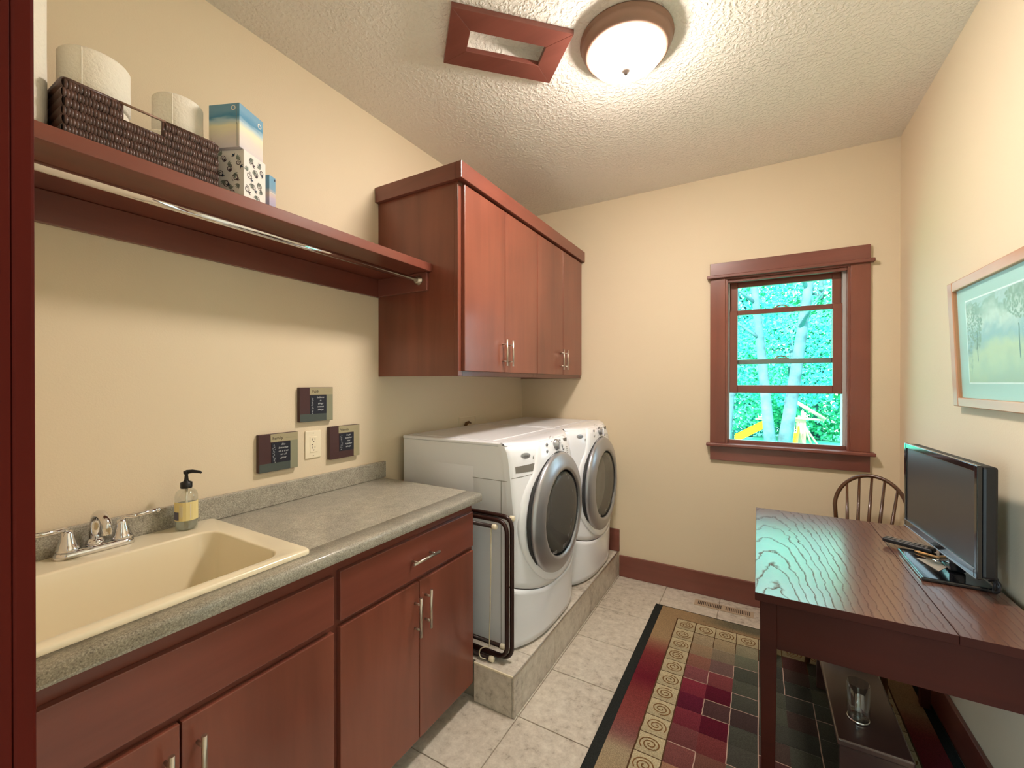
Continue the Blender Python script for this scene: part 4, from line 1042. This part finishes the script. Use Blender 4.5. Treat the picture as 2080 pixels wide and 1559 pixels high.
# ------------------------------------------------------------------ table
def oak_mat():
    m = bpy.data.materials.new('dark oak table top'); t, bs = nb(m); L = t.links.new
    tc = t.nodes.new('ShaderNodeTexCoord'); mp = t.nodes.new('ShaderNodeMapping'); mp.inputs['Location'].default_value = (-0.07, 0.015, 0); mp.inputs['Scale'].default_value = (1.0, 0.135, 0.02)
    n0 = t.nodes.new('ShaderNodeTexNoise'); n0.inputs['Scale'].default_value = 14; n0.inputs['Detail'].default_value = 7; n0.inputs['Roughness'].default_value = .62
    vm = t.nodes.new('ShaderNodeVectorMath'); vm.operation = 'MULTIPLY_ADD'; vm.inputs[1].default_value = (.030, .030, 0)
    wv = t.nodes.new('ShaderNodeTexWave'); wv.wave_type = 'RINGS'; wv.rings_direction = 'Z'; wv.wave_profile = 'SAW'; wv.inputs['Scale'].default_value = 15; wv.inputs['Distortion'].default_value = 1.6; wv.inputs['Detail'].default_value = 3; wv.inputs['Detail Scale'].default_value = 3
    n = t.nodes.new('ShaderNodeTexNoise'); n.inputs['Scale'].default_value = 160; n.inputs['Detail'].default_value = 4
    mp2 = t.nodes.new('ShaderNodeMapping'); mp2.inputs['Scale'].default_value = (1, .12, 1)
    r = t.nodes.new('ShaderNodeValToRGB'); r.color_ramp.elements[0].position = .0; r.color_ramp.elements[1].position = .20
    r.color_ramp.elements[0].color = C(70, 42, 32); r.color_ramp.elements[1].color = C(116, 76, 60)
    e = r.color_ramp.elements.new(.8); e.color = C(106, 68, 53)
    rr = t.nodes.new('ShaderNodeMapRange'); rr.inputs[1].default_value = 0; rr.inputs[2].default_value = .2; rr.inputs[3].default_value = .75; rr.inputs[4].default_value = .30
    rc = t.nodes.new('ShaderNodeMapRange'); rc.inputs[1].default_value = .02; rc.inputs[2].default_value = .16; rc.inputs[3].default_value = .0; rc.inputs[4].default_value = 1.0
    bu = t.nodes.new('ShaderNodeBump'); bu.inputs['Strength'].default_value = .25; bu.inputs['Distance'].default_value = .001
    ad = t.nodes.new('ShaderNodeMath'); ad.operation = 'MULTIPLY_ADD'; ad.inputs[1].default_value = .35
    L(tc.outputs['Object'], n0.inputs['Vector']); L(tc.outputs['Object'], mp.inputs[0]); L(n0.outputs['Color'], vm.inputs[0]); L(mp.outputs[0], vm.inputs[2]); L(vm.outputs[0], wv.inputs['Vector'])
    L(tc.outputs['Object'], mp2.inputs[0]); L(mp2.outputs[0], n.inputs['Vector'])
    L(wv.outputs['Fac'], r.inputs['Fac']); L(r.outputs[0], bs.inputs['Base Color']); L(wv.outputs['Fac'], rr.inputs[0]); L(rr.outputs[0], bs.inputs['Roughness']); L(wv.outputs['Fac'], rc.inputs[0]); L(rc.outputs[0], bs.inputs['Coat Weight'])
    L(n.outputs['Fac'], ad.inputs[0]); L(wv.outputs['Fac'], ad.inputs[2]); L(ad.outputs[0], bu.inputs['Height']); L(bu.outputs[0], bs.inputs['Normal']); L(bu.outputs[0], bs.inputs['Coat Normal'])
    bs.inputs['Coat IOR'].default_value = 1.95; bs.inputs['Coat Roughness'].default_value = .21; bs.inputs['Specular IOR Level'].default_value = .6
    return m
M_oak = oak_mat()
TX0, TX1, TYa, TYb, TTZ = 1.675, 2.331, 1.498, 2.520, 0.760
tb_ = thing('wooden_table', (TX0, TYa, 0), 'dark oak table with deep apron against the right wall, television on it', 'table')
for x0, x1 in ((TX0, 2.1245), (2.1258, TX1)):
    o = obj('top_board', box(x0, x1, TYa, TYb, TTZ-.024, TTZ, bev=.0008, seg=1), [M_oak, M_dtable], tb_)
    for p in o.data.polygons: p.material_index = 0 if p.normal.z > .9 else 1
b = BM(); AZ0, AZ1 = .585, TTZ-.0245
obj('apron', box(1.733, 2.282, 1.531, 1.553, AZ0, AZ1, bev=.001), M_dtable, tb_); obj('apron', box(1.733, 2.282, 2.466, 2.488, AZ0, AZ1, bev=.001), M_dtable, tb_)
obj('apron', box(1.692, 1.712, 1.576, 2.444, AZ0, AZ1, bev=.001), M_dtable, tb_); obj('apron', box(2.304, 2.324, 1.576, 2.444, AZ0, AZ1, bev=.001), M_dtable, tb_)
for x0 in (1.689, 2.282):
    for y0 in (1.530, 2.445):
        m = BM(); q = lambda s, z: [m.verts.new((x0+.022+sx_*s, y0+.022+sy_*s, z)) for sx_, sy_ in ((-1, -1), (1, -1), (1, 1), (-1, 1))]
        L1, L2, L3 = q(.016, .0106), q(.022, .52), q(.022, AZ1)
        for A, B2 in ((L1, L2), (L2, L3)):
            for i in range(4): m.faces.new((A[i], A[(i+1) % 4], B2[(i+1) % 4], B2[i]))
        m.faces.new(L1); m.faces.new(L3); bmesh.ops.bevel(m, geom=[e for e in m.edges], offset=.002, segments=1, affect='EDGES')
        obj('leg', m, M_dtable, tb_)
# bench below with the glass
bn = thing('low_bench', (2.0, 2.05, 0.0085), 'low narrow wooden bench under the table with a glass on it', 'bench')
obj('seat', box(1.905, 2.094, 1.705, 2.430, .236, .260, bev=.006, seg=3), M_bench, bn)
for y0 in (1.735, 2.37): obj('end_panel', box(1.915, 2.084, y0, y0+.024, .0095, .2355, bev=.002), M_bench, bn)
obj('stretcher', box(1.992, 2.008, 1.7592, 2.3698, .10, .16, bev=.002), M_bench, bn)
gx, gy, gz = 1.978, 1.832, .2605
gl = thing('drinking_glass', (gx, gy, gz), 'clear straight drinking glass standing on the bench under the table', 'glass')
M_glass = glassy('clear drinking glass', (.90, .93, .94, 1), .07, .02, const=.14)
obj('glass_wall', lathe(BM(), [(.0285, 0), (.030, .003), (.0325, .125), (.0308, .125), (.0285, .012), (.001, .010)], (gx, gy, gz), seg=32), M_glass, gl)
obj('glass_base', lathe(BM(), [(.031, .0006), (.0315, .004), (.031, .008), (.029, .009)], (gx, gy, gz), seg=32), M_chrome, gl, label='bright ring at the foot of the glass')

# ------------------------------------------------------------------ television
tvr = thing('television', (2.232, 2.0, TTZ), 'small black flat television on a rectangular stand on the table', 'television')
obj('stand_base', box(2.142, 2.312, 1.852, 2.140, TTZ+.0005, TTZ+.013, bev=.004), M_black, tvr)
b = BM(); bx(b, 2.235, 2.275, 1.95, 2.05, TTZ+.0135, TTZ+.09, bev=.006); obj('stand_neck', b, M_black, tvr)
pL, pR = Vector((2.198, 2.300, 0)), Vector((2.240, 1.766, 0)); wv_ = (pR-pL).normalized(); nv = Vector((wv_.y, -wv_.x, 0));
if nv.x > 0: nv = -nv
def tvbox(s0, s1, d0, d1, z0, z1, bev=0):
    """s along width from far end, d depth behind the front face"""
    b = box(s0, s1, d0, d1, z0, z1, bev=bev)
    M = Matrix(((wv_.x, -nv.x, 0, pL.x), (wv_.y, -nv.y, 0, pL.y), (0, 0, 1, 0), (0, 0, 0, 1)))
    bmesh.ops.transform(b, matrix=M, verts=b.verts); return b
TW = (pR-pL).length; z0, z1 = .822, 1.157
bz = tvbox(0, .016, 0, .012, z0, z1, .002); merge(bz, tvbox(TW-.016, TW, 0, .012, z0, z1, .002)); merge(bz, tvbox(.016, TW-.016, 0, .012, z0, z0+.028, .002)); merge(bz, tvbox(.016, TW-.016, 0, .012, z1-.020, z1, .002))
obj('bezel', bz, M_black, tvr)
obj('screen', tvbox(.014, TW-.014, .004, .010, z0+.026, z1-.018), M_screen, tvr)
obj('back_housing', tvbox(.001, TW-.001, .0125, .048, z0+.002, z1-.002, .008), M_blackm, tvr)
obj('trim_line', tvbox(.010, TW-.010, -.0012, .0005, z0+.026, z0+.0285), M_silver, tvr); obj('trim_line', tvbox(.004, TW-.004, -.0012, .0005, z0+.0005, z0+.003), M_silver, tvr)
b = BM(); pts = []
for k in range(12):
    a = 2*pi*k/12; pts.append((2.296+.004*cos(a*2), 1.815+.016*cos(a), .798+.022*sin(a)))
tube(b, pts, .004, 8, closed=True); tube(b, [(2.29, 1.84, .80), (2.30, 1.82, .815), (2.295, 1.80, .80), (2.30, 1.815, .778), (2.305, 1.86, .775)], .0035, 8)
obj('power_cord', b, M_blackm, tvr)
# remote
def oriented(name, loc, rz, label, cat):
    return thing(name, loc, label, cat, None, rz)
rm = oriented('remote_control', (2.182, 2.170, TTZ+.0005), R(-32), 'black remote control lying across the table behind the stand base', 'remote')
obj('remote_body', box(-.075, .075, -.021, .021, 0.0005+.013, .030, bev=.006, seg=3), M_blackm, rm, local=True)
b = BM()
for i in range(9):
    for j in range(3): bx(b, -.062+i*.014, -.054+i*.014, -.014+j*.011, -.007+j*.011, .0295, .0312)
obj('button', b, M_greyp, rm, local=True, stuff=True)
rm.location = (2.182, 2.168, TTZ)
pc = oriented('pencil', (2.222, 2.085, TTZ+.0132), R(-35), 'short tan pencil lying on the television stand base', 'pencil')
b = BM(); lathe(b, [(.0008, -.045), (.0042, -.032), (.0045, .040), (.004, .045)], (0, 0, .0046), 'x', 8)
obj('pencil_body', b, mat('tan pencil paint', C(214, 160, 96), .4), pc, local=True)
pn = oriented('paper_note', (2.185, 2.000, TTZ+.0132), R(-10), 'small grey paper slip under the glass dish on the stand', 'paper')
b = BM(); v = [b.verts.new(p) for p in ((-.02, .04, .0003), (.03, -.06, .0003), (.055, .0, .0003), (.03, .045, .0003))]; b.faces.new(v); r_ = bmesh.ops.extrude_face_region(b, geom=b.faces[:]);
for g in r_['geom']:
    if isinstance(g, bmesh.types.BMVert): g.co.z += .0006
obj('paper_sheet', b, mat('grey paper', C(170, 162, 148), .8), pn, local=True)
ds = thing('glass_dish', (2.222, 2.020, TTZ+.0145), 'tiny clear glass dish on the television stand base', 'dish')
obj('dish_bowl', lathe(BM(), [(.018, .0003), (.030, .006), (.036, .016), (.034, .016), (.027, .007), (.001, .004)], (2.222, 2.020, TTZ+.0145), seg=28), M_glass, ds)
obj('coins', lathe(BM(), [(.012, .0075), (.012, .010), (.001, .010)], (2.222, 2.020, TTZ+.0145), seg=16), M_chrome, ds)

# ------------------------------------------------------------------ chair behind the table
ch = thing('bow_back_chair', (2.098, 2.640, 0.0098), 'brown bow-back wooden chair between the table and the back wall', 'chair', None, R(-24))
def cpart(name, b, **k): return obj(name, b, M_chair, ch, local=True, **k)
b = BM(); lo = []
SH = .43
ring = [(.165*cos(a)*(1+.12*sin(a)*-1), .18*sin(a), 0) for a in [2*pi*k/28 for k in range(28)]]
for z, s in ((SH-.014, .93), (SH-.008, 1), (SH+.008, 1), (SH+.016, .96), (SH+.012, .6)):
    lo.append([b.verts.new((x*s, y*s, z)) for x, y, _ in ring])
for A, B2 in zip(lo, lo[1:]):
    for k in range(28): f_ = b.faces.new((A[k], A[(k+1) % 28], B2[(k+1) % 28], B2[k])); f_.smooth = True
b.faces.new(lo[0]); b.faces.new(lo[-1]); cpart('seat', b)
def backp(x, h): return (x, 0.140+.24*h, SH+.01+h)      # leaning back
BW, BH = .150, .462
pts = [backp(-.108, 0)]
for k in range(0, 25):
    a = pi-pi*k/24; pts.append(backp(BW*cos(a), BH-.17+.17*sin(a)))
pts.append(backp(.108, 0))
cpart('bow', tube(BM(), pts, .0095, 12))
for k in range(5):
    s = (k-2)/2; xb, xt = .072*s, .104*s; ht = BH-.17+.17*math.sqrt(max(0, 1-(xt/BW)**2))-.004
    cpart('spindle', tube(BM(), [backp(xb, 0), backp(xb*.6+xt*.4, ht*.4), backp(xt, ht)], [.0065, .0085, .0055], 10))
for sx_ in (-1, 1):
    for sy_ in (-1, 1):
        cpart('leg', tube(BM(), [(sx_*.10, sy_*.11, SH-.012), (sx_*.125, sy_*.135, .22), (sx_*.15, sy_*.165, .004)], [.013, .018, .011], 12))
    cpart('stretcher', tube(BM(), [(sx_*.128, -.140, .2), (sx_*.128, .140, .2)], .009, 10))
cpart('stretcher', tube(BM(), [(-.128, 0, .2), (.128, 0, .2)], .009, 10))

# ------------------------------------------------------------------ framed picture (top leans off the wall)
pc_ = thing('framed_picture', (2.352, 1.9, 1.313), 'pine framed misty landscape print hanging on the right wall', 'picture')
PH, PY1, PY0 = .462, 2.250, 1.450; lean = .020/PH
def pbox(y0, y1, z0, z1, d0, d1, bev=0):
    """local plane: d = distance off the wall plane at the base"""
    b = box(-d1, -d0, y0, y1, z0, z1, bev=bev)
    for v in b.verts: v.co = Vector((XR-.003+v.co.x-lean*v.co.z, v.co.y, 1.313+v.co.z))
    return b
FWd = .044
obj('frame_side', pbox(PY1-FWd, PY1, 0, PH, 0, .022, .003), M_pinez, pc_); obj('frame_side', pbox(PY0, PY0+FWd, 0, PH, 0, .022, .003), M_pinez, pc_)
obj('frame_rail', pbox(PY0+FWd, PY1-FWd, 0, FWd*.75, 0, .0215, .003), M_pine, pc_); obj('frame_rail', pbox(PY0+FWd, PY1-FWd, PH-FWd*.8, PH, 0, .0215, .003), M_pine, pc_)
MI = .072
obj('mat_board', pbox(PY0+FWd-.002, PY1-FWd+.002, FWd*.75-.002, PH-FWd*.8+.002, .004, .008), M_matb, pc_)
ay0, ay1, az0, az1 = PY0+FWd+MI, PY1-FWd-MI, FWd*.75+MI*.78, PH-FWd*.8-MI*.72
obj('mat_bevel', pbox(ay0-.005, ay1+.005, az0-.005, az1+.005, .008, .0084), M_bevel, pc_)
def art_mat():
    m = bpy.data.materials.new('misty landscape print'); t, bs = nb(m); L = t.links.new
    tc = t.nodes.new('ShaderNodeTexCoord'); sp = t.nodes.new('ShaderNodeSeparateXYZ'); n = t.nodes.new('ShaderNodeTexNoise'); n.inputs['Scale'].default_value = 7; n.inputs['Detail'].default_value = 6; n.inputs['Roughness'].default_value = .7
    a = t.nodes.new('ShaderNodeMath'); a.operation = 'MULTIPLY_ADD'; a.inputs[1].default_value = .9
    r = t.nodes.new('ShaderNodeValToRGB'); els = r.color_ramp.elements; els[0].position = .35; els[0].color = C(168, 190, 164); els[1].position = 1.25; els[1].color = C(176, 200, 196)
    for p, c in ((.55, C(196, 212, 170)), (.70, C(150, 182, 186)), (.85, C(200, 214, 200)), (.98, C(150, 176, 158))): e = els.new(p); e.color = c
    L(tc.outputs['Generated'], sp.inputs[0]); L(tc.outputs['Object'], n.inputs['Vector']); L(n.outputs['Fac'], a.inputs[0]); L(sp.outputs['Z'], a.inputs[2])
    mu = t.nodes.new('ShaderNodeMath'); mu.operation = 'MULTIPLY'; mu.inputs[1].default_value = .72
    L(a.outputs[0], mu.inputs[0]); L(mu.outputs[0], r.inputs['Fac']); L(r.outputs[0], bs.inputs['Base Color']); bs.inputs['Roughness'].default_value = .7
    return m
art = obj('print', pbox(ay0, ay1, az0, az1, .0084, .0088), art_mat(), pc_)
fo = BM(); random.seed(5)
def blob(yc_, zc_, ry, rz, n, s):
    for k in range(n):
        a, r = random.uniform(0, 6.28), math.sqrt(random.random()); y, z = yc_+ry*r*cos(a), zc_+rz*r*sin(a)
        if not (ay0+.006 < y < ay1-.006 and az0+.006 < z < az1-.006): continue
        q = [(y+s*cos(t_)*random.uniform(.6, 1.2), z+s*sin(t_)*random.uniform(.6, 1.2)) for t_ in (0, 1.2, 2.4, 3.6, 4.9)]
        fo.faces.new([fo.verts.new((XR-.003-.0090-lean*zz_, yy_, 1.313+zz_)) for yy_, zz_ in q])
aH = az1-az0
blob(ay1-.075, az0+aH*.68, .045, aH*.28, 260, .0045); blob(ay0+.20, az0+aH*.85, .10, aH*.2, 260, .005); blob(ay1-.02, az0+aH*.5, .02, aH*.45, 80, .004)
obj('printed_foliage', fo, mat('sage green ink', C(148, 172, 146), .7), art, stuff=True)
b = BM()
for yy_, w0 in ((ay1-.078, .0022), (ay0+.22, .003)):
    for k in range(5):
        z_ = az0+aH*(.25+.07*k); q = [(yy_-w0+.002*sin(k), z_), (yy_+w0+.002*sin(k), z_), (yy_+w0, z_+aH*.072), (yy_-w0, z_+aH*.072)]
        b.faces.new([b.verts.new((XR-.003-.0091-lean*zz_, y_, 1.313+zz_)) for y_, zz_ in q])
obj('printed_trunk', b, mat('grey green ink dark', C(112, 134, 120), .7), art)
obj('glazing', pbox(PY0+FWd-.002, PY1-FWd+.002, FWd*.75-.002, PH-FWd*.8+.002, .0125, .0140), glassy('picture glass', (.97, 1, .99, 1), const=.07, rough=.3), pc_)

# ------------------------------------------------------------------ outdoors
def gz_(y): return -0.40-0.066*(y-3.2)
M_grass = mat('bright grass', C(70, 190, 150), .9, var=.5, vscale=.6)
b = BM(); G = {}
for i in range(13):
    for j in range(13):
        x, y = -24+4*i, 3.25+4.2*j; G[i, j] = b.verts.new((x, y, gz_(y)+(.12*sin(x*.7+y*.3) if j else 0)))
for i in range(12):
    for j in range(12): b.faces.new((G[i, j], G[i+1, j], G[i+1, j+1], G[i, j+1]))
struct('ground', b, M_grass)
def leaf_mat(name, c0, c1):
    m = bpy.data.materials.new(name); t, bs = nb(m); L = t.links.new
    g = t.nodes.new('ShaderNodeTexCoord'); n = t.nodes.new('ShaderNodeTexNoise'); n.inputs['Scale'].default_value = 2.2; n.inputs['Detail'].default_value = 5; r = t.nodes.new('ShaderNodeValToRGB')
    r.color_ramp.elements[0].position = .35; r.color_ramp.elements[1].position = .65; r.color_ramp.elements[0].color = c0; r.color_ramp.elements[1].color = c1
    L(g.outputs['Object'], n.inputs['Vector']); L(n.outputs['Fac'], r.inputs['Fac']); L(r.outputs[0], bs.inputs['Base Color']); bs.inputs['Roughness'].default_value = .6; bs.inputs['Specular IOR Level'].default_value = .2
    return m
M_leaf = leaf_mat('blue green leaves', C(40, 176, 148), C(84, 226, 204)); M_leaf2 = leaf_mat('fresh green leaves', C(50, 180, 116), C(92, 224, 170)); M_leaf3 = leaf_mat('cyan green leaves', C(44, 170, 156), C(104, 226, 222))
M_bark = mat('pale grey blue bark', C(84, 118, 128), .9, var=.4, vscale=3, bump=.6, bscale=6)
def tree(name, x, y, h, lean_x, rt, crowns, m, label, nleaf, ls=.34, grp=None):
    z0_ = gz_(y)-.1; t = thing(name, (x, y, z0_), label, 'tree', grp or ('trees of the woods behind the play set' if name[0] == 'w' else 'slender trees nearer the window'))
    pts = [(x+lean_x*s+.08*sin(3*s), y+.1*sin(5*s), z0_+h*s) for s in (0, .12, .3, .5, .7, .9)]
    bt = tube(BM(), pts, [rt*1.25, rt, rt*.85, rt*.65, rt*.4, rt*.15], 12)
    obj('trunk', bt, M_bark, t)
    for k in range(5):
        s = .35+.1*k; a = random.uniform(0, 6.28); p = Vector((x+lean_x*s, y, z0_+h*s)); q = p+Vector((cos(a)*1.6, sin(a)*1.2, 1.1)); obj('branch', tube(BM(), [p, (p+q)/2+Vector((0, 0, .12)), q], [rt*.35, rt*.22, rt*.06], 8), M_bark, t)
    verts, faces = [], []
    for (cx_, cy_, cz_, rx, ry, rz_), frac in crowns:
        for k in range(int(nleaf*frac)):
            d = Vector((random.gauss(0, 1), random.gauss(0, 1), random.gauss(0, 1))); d.normalize(); rr_ = random.uniform(.72, 1.0)
            p = Vector((x+cx_+d.x*rx*rr_, y+cy_+d.y*ry*rr_, z0_+cz_+d.z*rz_*rr_))
            if p.z < gz_(p.y)+.02: continue
            nrm = Vector((random.gauss(0, .6), random.gauss(-.8, .5), random.gauss(.5, .5))); nrm.normalize(); u_ = nrm.orthogonal().normalized(); u_.rotate(Matrix.Rotation(random.uniform(0, 6.28), 3, nrm)); v_ = nrm.cross(u_); s = ls*random.uniform(.6, 1.25)
            i0 = len(verts); verts += [p-u_*s*.5-wloc(t), p+v_*s*.3-wloc(t), p+u_*s*.5-wloc(t), p-v_*s*.3-wloc(t)]; faces.append((i0, i0+1, i0+2, i0+3))
    me = bpy.data.meshes.new('foliage'); me.from_pydata([tuple(v) for v in verts], [], faces); me.materials.append(m)
    o = bpy.data.objects.new('foliage', me); COL.objects.link(o); o.parent = t; o['kind'] = 'stuff'
    return t
random.seed(11)
tree('garden_tree', 2.12, 18.0, 13, -1.3, .18, [((-1.5, 2, 10.5, 3.2, 2.5, 2.6), 1)], M_leaf3, 'pale trunk rising in front of the yellow slide and leaning left', 1500, .2)
tree('garden_tree', 2.44, 18.4, 14, 1.6, .21, [((1.8, 2, 11.5, 3.5, 2.5, 2.8), 1)], M_leaf2, 'thicker pale trunk beside the play tower, leaning right', 1500, .2)
tree('garden_tree', 0.55, 20.0, 11, .5, .13, [((0.3, 1, 7.5, 2.2, 2, 3.2), 1)], M_leaf, 'thin pale tree at the left edge of the window view', 1500, .2)
tree('woodland_tree', -4.0, 35, 16, .4, .3, [((0, 0, 5, 5.5, 3, 5.2), .6), ((0, 0, 11, 4.5, 3, 4.5), .4)], M_leaf, 'leafy woodland tree furthest left behind the play set', 9000)
tree('woodland_tree', 1.0, 37, 18, -.3, .3, [((0, 0, 5, 5, 3, 5.2), .6), ((0, 0, 12, 5, 3, 5), .4)], M_leaf3, 'tall blue green woodland tree behind the left slide', 12000)
tree('woodland_tree', 5.2, 36, 18, .3, .3, [((0, 0, 5, 5, 3, 5.2), .6), ((0, 0, 12, 5, 3, 5), .4)], M_leaf2, 'fresh green woodland tree straight behind the play tower', 12000)
tree('woodland_tree', 10.0, 35, 17, .3, .3, [((0, 0, 5, 5.5, 3, 5.2), .6), ((0, 0, 11, 4.5, 3, 4.5), .4)], M_leaf, 'leafy woodland tree furthest right behind the play set', 9000)
tree('woodland_tree', 3.2, 30, 9, .2, .15, [((0, 0, 5.2, 3.6, 2, 3.0), 1)], M_leaf3, 'low bushy tree in front of the woods, above the play tower', 3500, .24)
tree('woodland_tree', 0.2, 30, 8, .2, .15, [((0, 0, 4.0, 3.0, 2, 3.4), 1)], M_leaf2, 'low bushy tree in front of the woods, above the yellow slide', 3500, .24)
# play set, modelled at y about 26
SK = 26/14.0
def E_(x14, z14, y=26): s = y/14.0; return (1.682+(x14-1.682)*s, y, 1.4016+(z14-1.4016)*s)
M_yel = mat('yellow slide plastic', C(250, 214, 10), .35); M_cedar = mat('pale cedar', C(200, 176, 152), .7, var=.15, vscale=3)
ps = thing('play_set', (3.1, 26, gz_(26)), 'cedar play set with two yellow slides seen through the window', 'play set')
def bar(p, q, w): return tube(BM(), [p, q], w, 4)
def slide(path, wdt, side):
    b = BM(); S = Vector(side); U_ = Vector((0, 0, 1)); W, H, T = wdt/2, .34, .05
    sec = [(-W, H), (-W, -.04), (W, -.04), (W, H), (W-T, H), (W-T, 0), (-W+T, 0), (-W+T, H)]
    rows = [[b.verts.new(Vector(p)+S*a+U_*c) for a, c in sec] for p in path]
    for A, B2 in zip(rows, rows[1:]):
        for k in range(8): b.faces.new((A[k], A[(k+1) % 8], B2[(k+1) % 8], B2[k]))
    b.faces.new(rows[0]); b.faces.new(rows[-1])
    return b
a0, a1 = Vector(E_(1.10, -.30, 25.5)), Vector(E_(2.0, .24, 25.5))
obj('slide', slide([a0, a0.lerp(a1, .12)+Vector((0, 0, -.02)), a0.lerp(a1, .6), a1], .7, (0, 1, 0)), M_yel, ps, label='long yellow slide on the left')
obj('slide', slide([E_(2.46, -.42, 24.2), E_(2.50, -.25, 24.8), E_(2.54, .02, 25.9)], .44, (1, 0, 0)), M_yel, ps, label='short yellow slide in front of the tower')
gzz = gz_(26)
for x14, zt in ((2.42, .42), (2.70, .46), (2.78, .60), (1.98, .55)):
    x, y, z = E_(x14, zt); obj('post', box(x-.06, x+.06, 25.94, 26.06, gzz-.1, z), M_cedar, ps); obj('post', box(x-.06, x+.06, 27.1, 27.2, gzz-.1, z), M_cedar, ps)
x0, _, zd = E_(2.42, .0); x1 = E_(2.76, 0)[0]
obj('deck', box(x0, x1, 26.07, 27.09, zd-.12, zd), M_cedar, ps)
for k in range(6):
    x = x0+.06+(x1-x0-.1)*k/6; obj('picket', box(x, x+.045, 26.0, 26.03, zd+.03, zd+.62), M_cedar, ps)
obj('rail', box(x0-.05, x1+.05, 25.9, 25.93, zd+.62, zd+.74), M_cedar, ps)
obj('beam', bar(E_(2.44, .43, 25.8), E_(3.22, .40, 25.8), .07), M_cedar, ps); obj('beam', bar(E_(2.52, .92, 25.8), E_(3.24, .42, 25.8), .11), M_cedar, ps)
for k in range(4):
    xa, za = 1.62+.07*k, .36+.06*k; obj('roof_slat', bar(E_(xa, za, 26.3), E_(2.0, za+.01, 26.3), .045), M_cedar, ps)
for xa in (2.86, 3.02): obj('swing_ladder', bar(E_(2.78, .22, 25.6), E_(xa+.1, -.36, 25.6), .06), M_cedar, ps)
